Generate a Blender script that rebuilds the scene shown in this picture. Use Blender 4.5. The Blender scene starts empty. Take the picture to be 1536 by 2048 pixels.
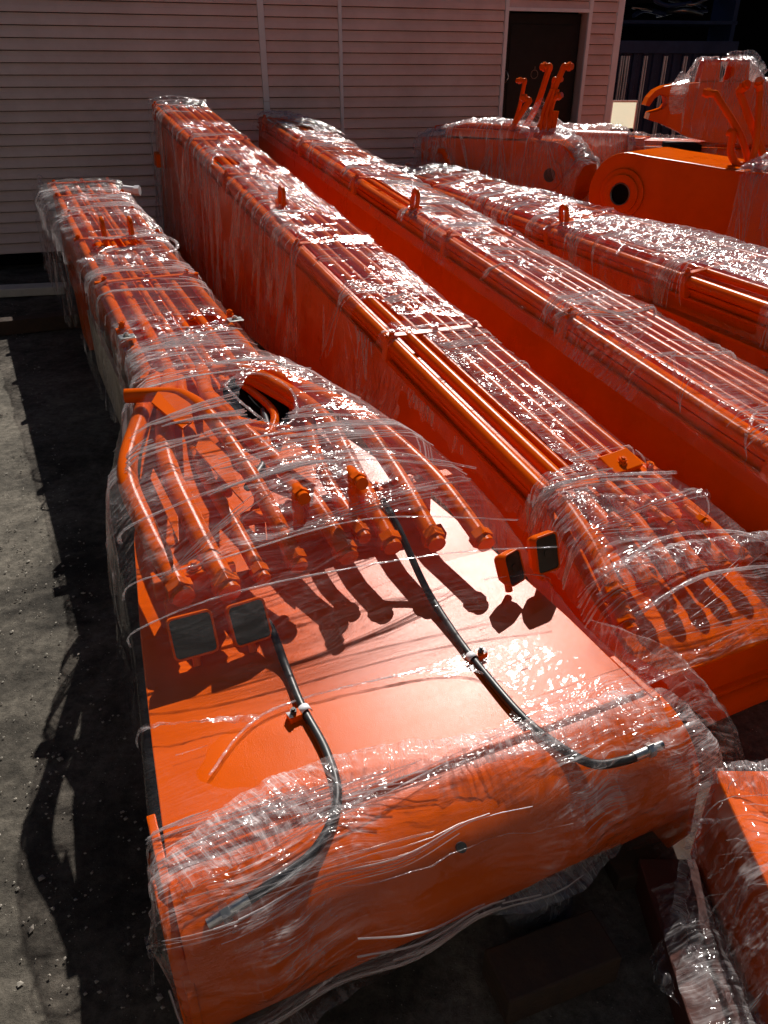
import bpy, bmesh, math, random
import numpy as np
from mathutils import Vector, Matrix, Euler
R = math.radians
scene = bpy.context.scene
COL = scene.collection
random.seed(4)

# ---------------------------------------------------------------- camera, sky, sun, exposure
cam_d = bpy.data.cameras.new('camera')
cam_d.sensor_fit = 'VERTICAL'; cam_d.sensor_height = 36.0
cam_d.lens = 1525.0 / 2048.0 * 36.0
cam_d.clip_start = 0.05; cam_d.clip_end = 500
cam = bpy.data.objects.new('camera', cam_d); COL.objects.link(cam)
cam.location = (0, 0, 1.9); cam.rotation_euler = (R(90 - 29.7), 0, 0)
scene.camera = cam
SUN_EL, SUN_AZ = R(43), R(10)
world = bpy.data.worlds.new("World"); scene.world = world; world.use_nodes = True
wn = world.node_tree.nodes; wl = world.node_tree.links
sky = wn.new('ShaderNodeTexSky'); sky.sky_type = 'NISHITA'; sky.sun_disc = False
sky.air_density = .55; sky.dust_density = .1; sky.altitude = 2500; sky.sun_elevation = SUN_EL; sky.sun_rotation = SUN_AZ
wl.new(sky.outputs[0], wn['Background'].inputs[0]); wn['Background'].inputs[1].default_value = 0.05
sun_d = bpy.data.lights.new('sun', 'SUN'); sun_d.energy = 5.0; sun_d.angle = R(0.5); sun_d.color = (1, .955, .88)
sun = bpy.data.objects.new('sun', sun_d); COL.objects.link(sun)
sv = Vector((math.cos(SUN_EL) * math.sin(SUN_AZ), math.cos(SUN_EL) * math.cos(SUN_AZ), math.sin(SUN_EL)))
sun.rotation_euler = sv.to_track_quat('Z', 'Y').to_euler()
scene.view_settings.view_transform = 'Standard'; scene.view_settings.look = 'None'
scene.view_settings.exposure = 0.2; scene.view_settings.gamma = 1
scene.cycles.transparent_max_bounces = 14
scene.cycles.max_bounces = 5
scene.cycles.diffuse_bounces = 3; scene.cycles.glossy_bounces = 3
scene.cycles.use_adaptive_sampling = True; scene.cycles.adaptive_threshold = 0.03
scene.cycles.caustics_reflective = False; scene.cycles.caustics_refractive = False
scene.cycles.sample_clamp_indirect = 4

# ---------------------------------------------------------------- materials
def nodes(name):
    m = bpy.data.materials.new(name); m.use_nodes = True
    nt = m.node_tree; nt.nodes.clear()
    out = nt.nodes.new('ShaderNodeOutputMaterial')
    return m, nt, out
def N(nt, typ, **kw):
    n = nt.nodes.new(typ)
    for k, v in kw.items():
        if k.startswith('_'): n.inputs[k[1:].replace('_', ' ')].default_value = v
        else: setattr(n, k, v)
    return n
def ramp(nt, src, p0, c0, p1, c1):
    r = nt.nodes.new('ShaderNodeValToRGB'); e = r.color_ramp.elements
    e[0].position = p0; e[0].color = c0; e[1].position = p1; e[1].color = c1
    nt.links.new(src, r.inputs[0]); return r
def g(v): return (v, v, v, 1)
def math_n(nt, op, a, b=None, clamp=False):
    n = nt.nodes.new('ShaderNodeMath'); n.operation = op; n.use_clamp = clamp
    for i, s in enumerate((a, b)):
        if s is None: continue
        if isinstance(s, (int, float)): n.inputs[i].default_value = s
        else: nt.links.new(s, n.inputs[i])
    return n.outputs[0]
def pbr(name, c1, c2, rough=.4, metal=0., scale=6., bump=.1, bscale=200., bdist=.001, rvar=.1, coat=0., detail=6., spec=.5):
    m, nt, out = nodes(name)
    tc = N(nt, 'ShaderNodeTexCoord')
    n1 = N(nt, 'ShaderNodeTexNoise', _Scale=scale, _Detail=detail, _Roughness=.65)
    nt.links.new(tc.outputs['Object'], n1.inputs['Vector'])
    r = ramp(nt, n1.outputs[0], .3, (*c1, 1), .7, (*c2, 1))
    b = N(nt, 'ShaderNodeBsdfPrincipled', _Metallic=metal)
    b.inputs['Coat Weight'].default_value = coat; b.inputs['Coat Roughness'].default_value = .12
    b.inputs['Specular IOR Level'].default_value = spec
    nt.links.new(r.outputs[0], b.inputs['Base Color'])
    rr = ramp(nt, n1.outputs[0], .25, g(max(0, rough - rvar)), .75, g(min(1, rough + rvar)))
    nt.links.new(rr.outputs[0], b.inputs['Roughness'])
    n2 = N(nt, 'ShaderNodeTexNoise', _Scale=bscale, _Detail=3.)
    nt.links.new(tc.outputs['Object'], n2.inputs['Vector'])
    bp = N(nt, 'ShaderNodeBump', _Strength=bump, _Distance=bdist)
    nt.links.new(n2.outputs[0], bp.inputs['Height']); nt.links.new(bp.outputs[0], b.inputs['Normal'])
    nt.links.new(b.outputs[0], out.inputs[0])
    return m
def orange_paint():
    m, nt, out = nodes('orange_enamel')
    tc = N(nt, 'ShaderNodeTexCoord')
    n1 = N(nt, 'ShaderNodeTexNoise', _Scale=3.5, _Detail=5., _Roughness=.6)
    nt.links.new(tc.outputs['Object'], n1.inputs['Vector'])
    r = ramp(nt, n1.outputs[0], .3, (.66, .088, .0008, 1), .72, (.80, .116, .001, 1))
    # thin dusty film and small scuffs
    n3 = N(nt, 'ShaderNodeTexNoise', _Scale=45., _Detail=8., _Roughness=.75)
    nt.links.new(tc.outputs['Object'], n3.inputs['Vector'])
    d = ramp(nt, n3.outputs[0], .60, g(0), .74, g(.30))
    mx = N(nt, 'ShaderNodeMix', data_type='RGBA')
    nt.links.new(d.outputs[0], mx.inputs['Factor']); nt.links.new(r.outputs[0], mx.inputs['A'])
    mx.inputs['B'].default_value = (.42, .055, .008, 1)
    n2 = N(nt, 'ShaderNodeTexNoise', _Scale=420., _Detail=2.)
    nt.links.new(tc.outputs['Object'], n2.inputs['Vector'])
    bp = N(nt, 'ShaderNodeBump', _Strength=.5, _Distance=.0008)
    nt.links.new(n2.outputs[0], bp.inputs['Height'])
    df = N(nt, 'ShaderNodeBsdfDiffuse', _Roughness=.2); nt.links.new(mx.outputs['Result'], df.inputs['Color'])
    gl = N(nt, 'ShaderNodeBsdfGlossy', distribution='BECKMANN')
    rr = ramp(nt, n1.outputs[0], .3, g(.26), .7, g(.31)); nt.links.new(rr.outputs[0], gl.inputs['Roughness'])
    nt.links.new(bp.outputs[0], gl.inputs['Normal']); nt.links.new(bp.outputs[0], df.inputs['Normal'])
    fr = N(nt, 'ShaderNodeFresnel', _IOR=1.27)
    m3 = N(nt, 'ShaderNodeMixShader'); nt.links.new(math_n(nt, 'MINIMUM', math_n(nt, 'MULTIPLY', fr.outputs[0], .85), .14), m3.inputs[0]); nt.links.new(df.outputs[0], m3.inputs[1]); nt.links.new(gl.outputs[0], m3.inputs[2])
    nt.links.new(m3.outputs[0], out.inputs[0])
    return m
def film_mat(name, haze, hazemax, bumpd=.004, rough=.15, tint=(.995, .985, .99)):
    """thin stretch film: clear sheet with milky fold lines and sharp fine wrinkles (UV in metres)"""
    m, nt, out = nodes(name); L = nt.links
    tc = N(nt, 'ShaderNodeTexCoord')
    def mapped(sx, sy, rot=0.):
        mp = N(nt, 'ShaderNodeMapping'); mp.inputs['Scale'].default_value = (sx, sy, 1); mp.inputs['Rotation'].default_value = (0, 0, rot)
        L.new(warp, mp.inputs['Vector']); return mp.outputs[0]
    w = N(nt, 'ShaderNodeTexNoise', _Scale=2.2, _Detail=2.); L.new(tc.outputs['UV'], w.inputs['Vector'])
    wv = N(nt, 'ShaderNodeVectorMath', operation='MULTIPLY_ADD')
    L.new(w.outputs['Color'], wv.inputs[0]); wv.inputs[1].default_value = (.22, .22, 0); L.new(tc.outputs['UV'], wv.inputs[2])
    warp = wv.outputs[0]
    def ridged(vec, sc, det=3.):
        n = N(nt, 'ShaderNodeTexNoise', _Scale=sc, _Detail=det, _Roughness=.55); L.new(vec, n.inputs['Vector'])
        a = math_n(nt, 'SUBTRACT', n.outputs[0], .5); a = math_n(nt, 'ABSOLUTE', a)
        a = math_n(nt, 'MULTIPLY', a, -6.); return math_n(nt, 'ADD', a, 1., True)       # thin bright ridge lines
    def soft(vec, sc, det=1.):
        n = N(nt, 'ShaderNodeTexNoise', _Scale=sc, _Detail=det, _Roughness=.5); L.new(vec, n.inputs['Vector']); return n.outputs[0]
    f1 = soft(mapped(1.1, 17, .05), 1.7); f2 = soft(mapped(2.2, 26, -.3), 1.3); f3 = soft(mapped(1, 1.3, .3), 11., 2.)
    s1 = ridged(mapped(1.3, 22, .06), 1.5)
    s2 = ridged(mapped(2.0, 40, -.22), 1.2)
    s3 = ridged(mapped(5, 13, .5), 1.9)
    cr = ridged(mapped(1, 1.2, 0), 13., 2.)
    big = N(nt, 'ShaderNodeTexNoise', _Scale=3.2, _Detail=3.); L.new(warp, big.inputs['Vector'])
    h = math_n(nt, 'ADD', math_n(nt, 'MULTIPLY', f1, 2.0), math_n(nt, 'MULTIPLY', f2, 1.0))
    h = math_n(nt, 'ADD', h, math_n(nt, 'MULTIPLY', f3, 1.1))
    h = math_n(nt, 'ADD', h, math_n(nt, 'MULTIPLY', math_n(nt, 'ADD', s3, cr), .35))
    h = math_n(nt, 'ADD', h, math_n(nt, 'MULTIPLY', s1, .25))
    aw = N(nt, 'ShaderNodeAttribute', attribute_name='slack')
    h = math_n(nt, 'MULTIPLY', h, math_n(nt, 'ADD', math_n(nt, 'MULTIPLY', aw.outputs['Fac'], .9), .12))
    bp = N(nt, 'ShaderNodeBump', _Strength=.9, _Distance=bumpd); L.new(h, bp.inputs['Height'])
    # haze: base + fold lines (power-sharpened), more in patches
    at = N(nt, 'ShaderNodeAttribute', attribute_name='slack')
    patch = math_n(nt, 'MULTIPLY', ramp(nt, big.outputs[0], .40, g(.10), .62, g(1.)).outputs[0], at.outputs['Fac'])
    f = math_n(nt, 'POWER', math_n(nt, 'MAXIMUM', math_n(nt, 'MULTIPLY', s1, .9), s2), 5.)
    f = math_n(nt, 'ADD', f, math_n(nt, 'MULTIPLY', math_n(nt, 'POWER', cr, 6.), .5))
    f = math_n(nt, 'MULTIPLY', f, patch)
    f = math_n(nt, 'MULTIPLY', f, hazemax - haze)
    f = math_n(nt, 'ADD', f, haze, True)
    tr = N(nt, 'ShaderNodeBsdfTransparent'); tr.inputs[0].default_value = (*tint, 1)
    df = N(nt, 'ShaderNodeBsdfDiffuse'); df.inputs[0].default_value = (.88, .85, .86, 1); L.new(bp.outputs[0], df.inputs['Normal'])
    tl = N(nt, 'ShaderNodeBsdfTranslucent'); tl.inputs[0].default_value = (.88, .85, .86, 1); L.new(bp.outputs[0], tl.inputs['Normal'])
    m1 = N(nt, 'ShaderNodeMixShader', _Fac=.25); L.new(df.outputs[0], m1.inputs[1]); L.new(tl.outputs[0], m1.inputs[2])
    m2 = N(nt, 'ShaderNodeMixShader'); L.new(f, m2.inputs[0]); L.new(tr.outputs[0], m2.inputs[1]); L.new(m1.outputs[0], m2.inputs[2])
    gl = N(nt, 'ShaderNodeBsdfGlossy', distribution='BECKMANN', _Roughness=rough); gl.inputs[0].default_value = (1, 1, 1, 1); L.new(bp.outputs[0], gl.inputs['Normal'])
    fr = N(nt, 'ShaderNodeLayerWeight', _Blend=.5); L.new(bp.outputs[0], fr.inputs['Normal'])
    ff = math_n(nt, 'ADD', math_n(nt, 'MULTIPLY', math_n(nt, 'POWER', fr.outputs['Facing'], 4.5), .55), .024, True)
    m3 = N(nt, 'ShaderNodeMixShader'); L.new(ff, m3.inputs[0]); L.new(m2.outputs[0], m3.inputs[1]); L.new(gl.outputs[0], m3.inputs[2])
    cv = N(nt, 'ShaderNodeAttribute', attribute_name='torn')
    gt = math_n(nt, 'GREATER_THAN', cv.outputs['Fac'], .5)
    t2 = N(nt, 'ShaderNodeBsdfTransparent'); t2.inputs[0].default_value = (1, 1, 1, 1)
    m4 = N(nt, 'ShaderNodeMixShader'); L.new(gt, m4.inputs[0]); L.new(m3.outputs[0], m4.inputs[1]); L.new(t2.outputs[0], m4.inputs[2])
    L.new(m4.outputs[0], out.inputs[0])
    return m
ORANGE = orange_paint()
FILM = film_mat('stretch_film', .010, .36, .0065)
FILMD = film_mat('stretch_film_bunched', .08, .70, .008, .15)
FILMX = film_mat('stretch_film_rope', .22, .7, .006, .2)
RUBBER = pbr('black_rubber', (.012, .012, .013), (.03, .03, .032), .42, bump=.2, bscale=300)
ZINC = pbr('zinc_plated_steel', (.42, .43, .43), (.66, .66, .62), .32, 1., 30, .2, 150)
LENS = pbr('dark_lamp_lens', (.016, .018, .013), (.055, .06, .045), .16, bump=.25, bscale=60, bdist=.002)
BORE = pbr('bare_bore_metal', (.10, .09, .08), (.25, .23, .2), .35, .9)
SIDING = pbr('beige_pink_vinyl_siding', (.62, .455, .42), (.86, .66, .62), .5, scale=1.1, bump=.25, bscale=70, bdist=.001, spec=.3)
LAP_GRIME_SHADE = pbr('lap_grime_and_shade', (.16, .085, .07), (.24, .14, .12), .8)  # reddish grime plus lip shade painted under each board
TRIM = pbr('pale_grey_trim', (.74, .73, .76), (.86, .85, .88), .5, scale=5)
DOOR = pbr('black_door_paint', (.006, .006, .006), (.016, .014, .013), .5, scale=9, spec=.25)
DARK = pbr('unlit_dark_panel', (.004, .004, .005), (.008, .008, .009), .9, spec=.1)  # near-black, also laid as shade in holes and the hall interior
def cream_plastic():
    m, nt, out = nodes('thin_cream_plastic')
    a = N(nt, 'ShaderNodeBsdfDiffuse'); a.inputs[0].default_value = (.80, .75, .55, 1)
    b = N(nt, 'ShaderNodeBsdfTranslucent'); b.inputs[0].default_value = (.85, .80, .60, 1)
    x = N(nt, 'ShaderNodeMixShader', _Fac=.6); nt.links.new(a.outputs[0], x.inputs[1]); nt.links.new(b.outputs[0], x.inputs[2]); nt.links.new(x.outputs[0], out.inputs[0]); return m
NAVY = pbr('navy_sheet_metal', (.010, .02, .055), (.02, .035, .085), .5, scale=8, spec=.3)
PALERIB = pbr('pale_grey_rib', (.55, .58, .58), (.72, .74, .72), .5)
CREAM = cream_plastic()
TIMBER = pbr('old_timber', (.028, .016, .010), (.065, .036, .02), .85, scale=14, bump=.6, bscale=60, bdist=.004)
BLUEFILM = film_mat('bluish_film', .10, .35, .008, .25, (.45, .55, .72))

def ground_mat():
    m, nt, out = nodes('dusty_asphalt'); L = nt.links
    tc = N(nt, 'ShaderNodeTexCoord')
    a = N(nt, 'ShaderNodeTexNoise', _Scale=.9, _Detail=8., _Roughness=.6); L.new(tc.outputs['Object'], a.inputs['Vector'])
    b = N(nt, 'ShaderNodeTexNoise', _Scale=26., _Detail=10., _Roughness=.75); L.new(tc.outputs['Object'], b.inputs['Vector'])
    v = N(nt, 'ShaderNodeTexVoronoi', _Scale=95.); L.new(tc.outputs['Object'], v.inputs['Vector'])
    st = N(nt, 'ShaderNodeTexNoise', _Scale=3.2, _Detail=6., _Distortion=1.2); L.new(tc.outputs['Object'], st.inputs['Vector'])
    aa = math_n(nt, 'ADD', math_n(nt, 'MULTIPLY', a.outputs[0], .6), math_n(nt, 'MULTIPLY', st.outputs[0], .42))
    base = ramp(nt, aa, .40, (.042, .036, .029, 1), .62, (.215, .188, .152, 1))
    fine = ramp(nt, b.outputs[0], .30, g(.28), .72, g(1.25))
    mu = N(nt, 'ShaderNodeMix', data_type='RGBA', blend_type='MULTIPLY'); mu.inputs['Factor'].default_value = 1
    L.new(base.outputs[0], mu.inputs['A']); L.new(fine.outputs[0], mu.inputs['B'])
    sp = ramp(nt, v.outputs['Distance'], .10, g(.75), .2, g(0))
    v2 = N(nt, 'ShaderNodeTexVoronoi', _Scale=95.); L.new(tc.outputs['Object'], v2.inputs['Vector'])
    pick = N(nt, 'ShaderNodeSeparateColor'); L.new(v2.outputs['Color'], pick.inputs[0])
    pk = ramp(nt, pick.outputs[0], .80, g(0), .86, g(1))
    mm = math_n(nt, 'MULTIPLY', sp.outputs[0], pk.outputs[0])
    mx = N(nt, 'ShaderNodeMix', data_type='RGBA'); L.new(mm, mx.inputs['Factor'])
    L.new(mu.outputs['Result'], mx.inputs['A']); mx.inputs['B'].default_value = (.42, .38, .32, 1)
    p = N(nt, 'ShaderNodeBsdfPrincipled', _Roughness=.9); p.inputs['Specular IOR Level'].default_value = .25
    L.new(mx.outputs['Result'], p.inputs['Base Color'])
    hh = math_n(nt, 'ADD', b.outputs[0], math_n(nt, 'MULTIPLY', mm, .6))
    bp = N(nt, 'ShaderNodeBump', _Strength=.9, _Distance=.012); L.new(hh, bp.inputs['Height']); L.new(bp.outputs[0], p.inputs['Normal'])
    L.new(p.outputs[0], out.inputs[0]); return m
GROUND = ground_mat()

# ---------------------------------------------------------------- mesh helpers
class MB:
    def __init__(s): s.v = []; s.f = []; s.sm = []; s.mi = []; s.cm = 0
    def add(s, vs, fs, smooth=False, T=None):
        o = len(s.v)
        for p in vs:
            p = Vector(p)
            s.v.append(tuple(T @ p) if T else tuple(p))
        for f in fs: s.f.append([i + o for i in f]); s.sm.append(smooth); s.mi.append(s.cm)
        return s
    def box(s, c, d, T=None, rot=None):
        x, y, z = (q / 2 for q in d); M = Matrix.Translation(c)
        if rot: M = M @ Euler(rot).to_matrix().to_4x4()
        if T: M = T @ M
        vs = [(i * x, j * y, k * z) for i in (-1, 1) for j in (-1, 1) for k in (-1, 1)]
        return s.add(vs, [(0, 1, 3, 2), (4, 6, 7, 5), (0, 4, 5, 1), (2, 3, 7, 6), (0, 2, 6, 4), (1, 5, 7, 3)], T=M)
    def tube(s, path, r, seg=12, caps=True, smooth=True, T=None):
        P = [Vector(p) for p in path]; n = len(P); rr = r if isinstance(r, (list, tuple)) else [r] * n
        vs = []; up = Vector((0, 0, 1)); prev = None
        for i, p in enumerate(P):
            t = (P[min(i + 1, n - 1)] - P[max(i - 1, 0)]).normalized()
            if prev is None:
                a = up if abs(t.dot(up)) < .9 else Vector((1, 0, 0))
                u = (a - t * a.dot(t)).normalized()
            else: u = (prev - t * prev.dot(t)).normalized()
            prev = u; w = t.cross(u)
            for k in range(seg):
                an = 2 * math.pi * k / seg
                vs.append(p + (u * math.cos(an) + w * math.sin(an)) * rr[i])
        fs = []
        for i in range(n - 1):
            for k in range(seg):
                k2 = (k + 1) % seg
                fs.append((i * seg + k, i * seg + k2, (i + 1) * seg + k2, (i + 1) * seg + k))
        s.add(vs, fs, smooth, T)
        if caps:
            s.add(vs[:seg], [tuple(range(seg))[::-1]], False, T); s.add(vs[-seg:], [tuple(range(seg))], False, T)
        return s
    def prism(s, poly, o, ex, ey, ez, h, T=None):
        """polygon (2d) in plane ex/ey at o, extruded by h along ez"""
        o = Vector(o); ex = Vector(ex); ey = Vector(ey); ez = Vector(ez); n = len(poly)
        vs = [o + ex * a + ey * b for a, b in poly] + [o + ex * a + ey * b + ez * h for a, b in poly]
        fs = [tuple(range(n))[::-1], tuple(range(n, 2 * n))] + [(i, (i + 1) % n, n + (i + 1) % n, n + i) for i in range(n)]
        return s.add(vs, fs, False, T)
    def ring_prism(s, outer, inner, o, ex, ey, ez, h, T=None, smooth=False):
        o = Vector(o); ex = Vector(ex); ey = Vector(ey); ez = Vector(ez); n = len(outer)
        L = lambda poly, z: [o + ex * a + ey * b + ez * z for a, b in poly]
        vs = L(outer, 0) + L(inner, 0) + L(outer, h) + L(inner, h); fs = []
        for i in range(n):
            j = (i + 1) % n
            fs += [(i, n + i, n + j, j), (2 * n + i, 2 * n + j, 3 * n + j, 3 * n + i), (i, j, 2 * n + j, 2 * n + i), (n + i, 3 * n + i, 3 * n + j, n + j)]
        return s.add(vs, fs, smooth, T)
    def build(s, name, mat, parent=None, bevel=0, loc=None):
        me = bpy.data.meshes.new(name); me.from_pydata(s.v, [], s.f)
        for m in (mat if isinstance(mat, (list, tuple)) else [mat]): me.materials.append(m)
        me.polygons.foreach_set('use_smooth', s.sm); me.polygons.foreach_set('material_index', s.mi)
        me.update()
        bm = bmesh.new(); bm.from_mesh(me); bmesh.ops.recalc_face_normals(bm, faces=bm.faces); bm.to_mesh(me); bm.free()
        o = bpy.data.objects.new(name, me); COL.objects.link(o)
        if parent: o.parent = parent
        if loc: o.location = loc
        if bevel:
            b = o.modifiers.new('bevel', 'BEVEL'); b.width = bevel; b.segments = 2; b.limit_method = 'ANGLE'; b.angle_limit = R(40)
        return o
def tag(o, label, cat, group=None, kind=None):
    if label: o['label'] = label
    if cat: o['category'] = cat
    if group: o['group'] = group
    if kind: o['kind'] = kind
    return o
def thing(name, label, cat, M=None, group=None):
    o = bpy.data.objects.new(name, None); COL.objects.link(o); o.empty_display_size = .2
    if M is not None: o.matrix_world = M
    return tag(o, label, cat, group)
def frame(O, A, W):
    A = Vector(A).normalized(); W = Vector(W); W = (W - A * W.dot(A)).normalized(); Z = W.cross(A)
    return Matrix(((W.x, A.x, Z.x, O[0]), (W.y, A.y, Z.y, O[1]), (W.z, A.z, Z.z, O[2]), (0, 0, 0, 1)))
def spline(pts, n=8):
    P = [Vector(p) for p in pts]; out = []
    for i in range(len(P) - 1):
        p0 = P[max(i - 1, 0)]; p1 = P[i]; p2 = P[i + 1]; p3 = P[min(i + 2, len(P) - 1)]
        for k in range(n):
            t = k / n
            out.append(.5 * ((2 * p1) + (p2 - p0) * t + (2 * p0 - 5 * p1 + 4 * p2 - p3) * t * t + (3 * p1 - p0 - 3 * p2 + p3) * t ** 3))
    out.append(P[-1]); return out
def circ(r, n=24, c=(0, 0), ph=0.): return [(c[0] + r * math.cos(2 * math.pi * k / n + ph), c[1] + r * math.sin(2 * math.pi * k / n + ph)) for k in range(n)]

# numpy value noise
def _h(i, j, seed):
    x = (i.astype(np.int64) * 374761393 + j.astype(np.int64) * 668265263 + seed * 974634777) & 0x7fffffff
    x = ((x ^ (x >> 13)) * 1274126177) & 0x7fffffff
    x = (x ^ (x >> 16)) & 0xffff
    return x / 32767.5 - 1.
def vn(u, v, seed=0):
    i = np.floor(u); j = np.floor(v); a = u - i; b = v - j
    a = a * a * (3 - 2 * a); b = b * b * (3 - 2 * b)
    return (_h(i, j, seed) * (1 - a) + _h(i + 1, j, seed) * a) * (1 - b) + (_h(i, j + 1, seed) * (1 - a) + _h(i + 1, j + 1, seed) * a) * b
def fbm(u, v, seed=0, o=3):
    s = 0; a = 1.
    for k in range(o): s = s + a * vn(u * 2 ** k + 13.7 * k, v * 2 ** k + 5.1 * k, seed + k); a *= .5
    return s / 1.75
def film_sheet(name, X, parent, amp=.006, seed=0, keep=None, mat=None, across=14., along=1.2, ribbons=0, ropes=None, crum=.5, calm=None, bundles=0):
    """X: (na, nb, 3) surface of the wrap, a = across the boom, b = along. keep(X,U,V) -> bool mask."""
    na, nb = X.shape[:2]
    dU = np.linalg.norm(np.diff(X, axis=0), axis=2); U = np.zeros((na, nb)); U[1:] = np.cumsum(dU, axis=0)
    mid = na // 2; dV = np.linalg.norm(np.diff(X[mid], axis=0), axis=1); V = np.zeros(nb); V[1:] = np.cumsum(dV); V = np.tile(V, (na, 1))
    Ta = np.gradient(X, axis=0); Tb = np.gradient(X, axis=1); Nn = np.cross(Ta, Tb)
    Nn /= (np.linalg.norm(Nn, axis=2, keepdims=True) + 1e-9)
    w = .25 * fbm(U * 2, V * 2, seed + 50)
    r1 = 1 - np.abs(vn(U * along + w, V * across + w * 9, seed)) * 2.2
    r2 = 1 - np.abs(vn(U * along * 2.5 + .3 * V + w, V * across * 1.7 + U * 3, seed + 7)) * 2.2
    r3 = 1 - np.abs(fbm(U * 9, V * 9, seed + 9)) * 3.
    pm = np.clip(.55 + 1.9 * fbm(U * 2.3, V * 2.3, seed + 77), .10, 1.5)
    cal = calm(X) if calm is not None else np.ones_like(U)
    pm = pm * cal
    d = amp * pm * (.8 * np.maximum(r1, 0) + .5 * np.maximum(r2, 0) + crum * np.maximum(r3, 0) + .9 * fbm(U * 4, V * 4, seed + 3))
    Y = X + Nn * d[..., None]
    idx = np.arange(na * nb).reshape(na, nb)
    F = np.stack([idx[:-1, :-1], idx[1:, :-1], idx[1:, 1:], idx[:-1, 1:]], -1).reshape(-1, 4)
    if keep is not None:
        rag = .012 * fbm(U * 22, V * 22, seed + 21)
        K = keep(X, U, V, rag)
        G = (~K).astype(float)                      # smooth the torn outline, the shader cuts it at one half
        for _ in range(3):
            G = (np.roll(G, 1, 0) + np.roll(G, -1, 0) + 2 * G) / 4; G = (np.roll(G, 1, 1) + np.roll(G, -1, 1) + 2 * G) / 4
        k = ((G[:-1, :-1] < .99) | (G[1:, :-1] < .99) | (G[1:, 1:] < .99) | (G[:-1, 1:] < .99)).reshape(-1); F = F[k]
    TORN = G.reshape(-1) if keep is not None else np.zeros(na * nb)
    verts = Y.reshape(-1, 3); UV = np.stack([U, V], -1).reshape(-1, 2)
    mi = np.zeros(len(F), int)
    # extra folded ribbons of film lying taut over the sheet
    rnd = random.Random(seed + 1); VV = [verts]; FF = [F]; UU = [UV]; MI = [mi]; off = len(verts); SL = np.clip(pm, 0, 1.8).reshape(-1)
    for q in range(ribbons):
        j = rnd.randint(int(nb * .02), int(nb * .98)); i0 = rnd.randint(0, int(na * .35)); i1 = rnd.randint(int(na * .6), na - 1)
        sl = rnd.gauss(0, .11) * nb * min(1., 1.4 / max(V[0, -1], .1)); wd = rnd.choice((.0015, .002, .003, .005, .010)); m = 26
        if rnd.random() < .5:
            i0 = rnd.randint(0, int(na * .7)); i1 = min(na - 1, i0 + rnd.randint(int(na * .12), int(na * .4)))
        a = []
        for t in np.linspace(0, 1, m):
            ii = i0 + (i1 - i0) * t; jj = min(max(j + sl * (t - .5), 1), nb - 2)
            ia, ja = int(ii), int(jj); p = (X[min(ia, na - 1), ja] * .6 + Y[min(ia, na - 1), ja] * .4) * (1 - (ii - ia)) + (X[min(ia + 1, na - 1), ja] * .6 + Y[min(ia + 1, na - 1), ja] * .4) * (ii - ia) + Nn[min(ia, na - 1), ja] * amp * .5
            nn = Nn[min(ia, na - 1), ja]; tb = Tb[min(ia, na - 1), ja]; tb = tb / (np.linalg.norm(tb) + 1e-9)
            if keep is not None and not K[min(ia, na - 1), ja]: a.append(None); continue
            ww = wd * (.6 + .4 * math.sin(t * 9 + q)); a.append((p + nn * .003 - tb * ww, p + nn * (.005 + .004 * math.sin(t * 17 + q)), p + nn * .003 + tb * ww, t))
        vs = []; fs = []; uvs = []
        for k2, e in enumerate(a):
            if e is None: continue
            vs += list(e[:3]); uvs += [(e[3], j * .013 + c) for c in (0, .01, .02)]
            if k2 > 0 and a[k2 - 1] is not None:
                b0 = len(vs) - 6
                fs += [(b0, b0 + 1, b0 + 4, b0 + 3), (b0 + 1, b0 + 2, b0 + 5, b0 + 4)]
        if fs:
            VV.append(np.array(vs)); FF.append(np.array(fs) + off); UU.append(np.array(uvs)); MI.append(np.ones(len(fs), int)); off += len(vs)
    # bundles of taut, nearly straight fold lines that fan out from a pulled point
    for q in range(bundles):
        ia = rnd.uniform(.02, .55); ib = min(.99, ia + rnd.uniform(.18, .5)); ja = rnd.uniform(.01, .99); fan = rnd.uniform(.03, .16) / max(V[0, -1], .3); dj = rnd.gauss(0, .10) / max(V[0, -1], .3)
        if rnd.random() < .5: ia, ib = ib, ia
        for w_ in range(rnd.randint(5, 15)):
            jb = ja + dj + fan * rnd.uniform(-1, 1); wd = rnd.choice((.0005, .0007, .0009, .0013, .0018)) ; m = 12; t0 = rnd.uniform(0, .4); t1 = rnd.uniform(.6, 1.)
            off_a = fan * .12 * rnd.uniform(-1, 1); e = []
            for t in np.linspace(t0, t1, m):
                ii = (ia + (ib - ia) * t) * (na - 1); jj = (ja + off_a + (jb - ja) * t) * (nb - 1)
                if not (1 <= jj <= nb - 2): e.append(None); continue
                a_, b_ = int(ii), int(jj); a2 = min(a_ + 1, na - 1)
                if (keep is not None and not K[a_, b_]) or cal[a_, b_] < .3: e.append(None); continue
                fj = jj - b_; fi = ii - a_
                p = (X[a_, b_] * (1 - fj) + X[a_, b_ + 1] * fj) * (1 - fi) + (X[a2, b_] * (1 - fj) + X[a2, b_ + 1] * fj) * fi
                nn = Nn[a_, b_]; tb = Tb[a_, b_] / (np.linalg.norm(Tb[a_, b_]) + 1e-9); hgt = amp * .9 + .002
                e.append((p + nn * hgt * .7 - tb * wd, p + nn * (hgt + wd * 1.5), p + nn * hgt * .7 + tb * wd))
            vs = []; fs = []; uvs = []
            for k2, f_ in enumerate(e):
                if f_ is None: continue
                vs += list(f_); uvs += [(k2 * .01 + q, w_ * .05 + c) for c in (0, .002, .004)]
                if k2 > 0 and e[k2 - 1] is not None:
                    b0 = len(vs) - 6; fs += [(b0, b0 + 1, b0 + 4, b0 + 3), (b0 + 1, b0 + 2, b0 + 5, b0 + 4)]
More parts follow.
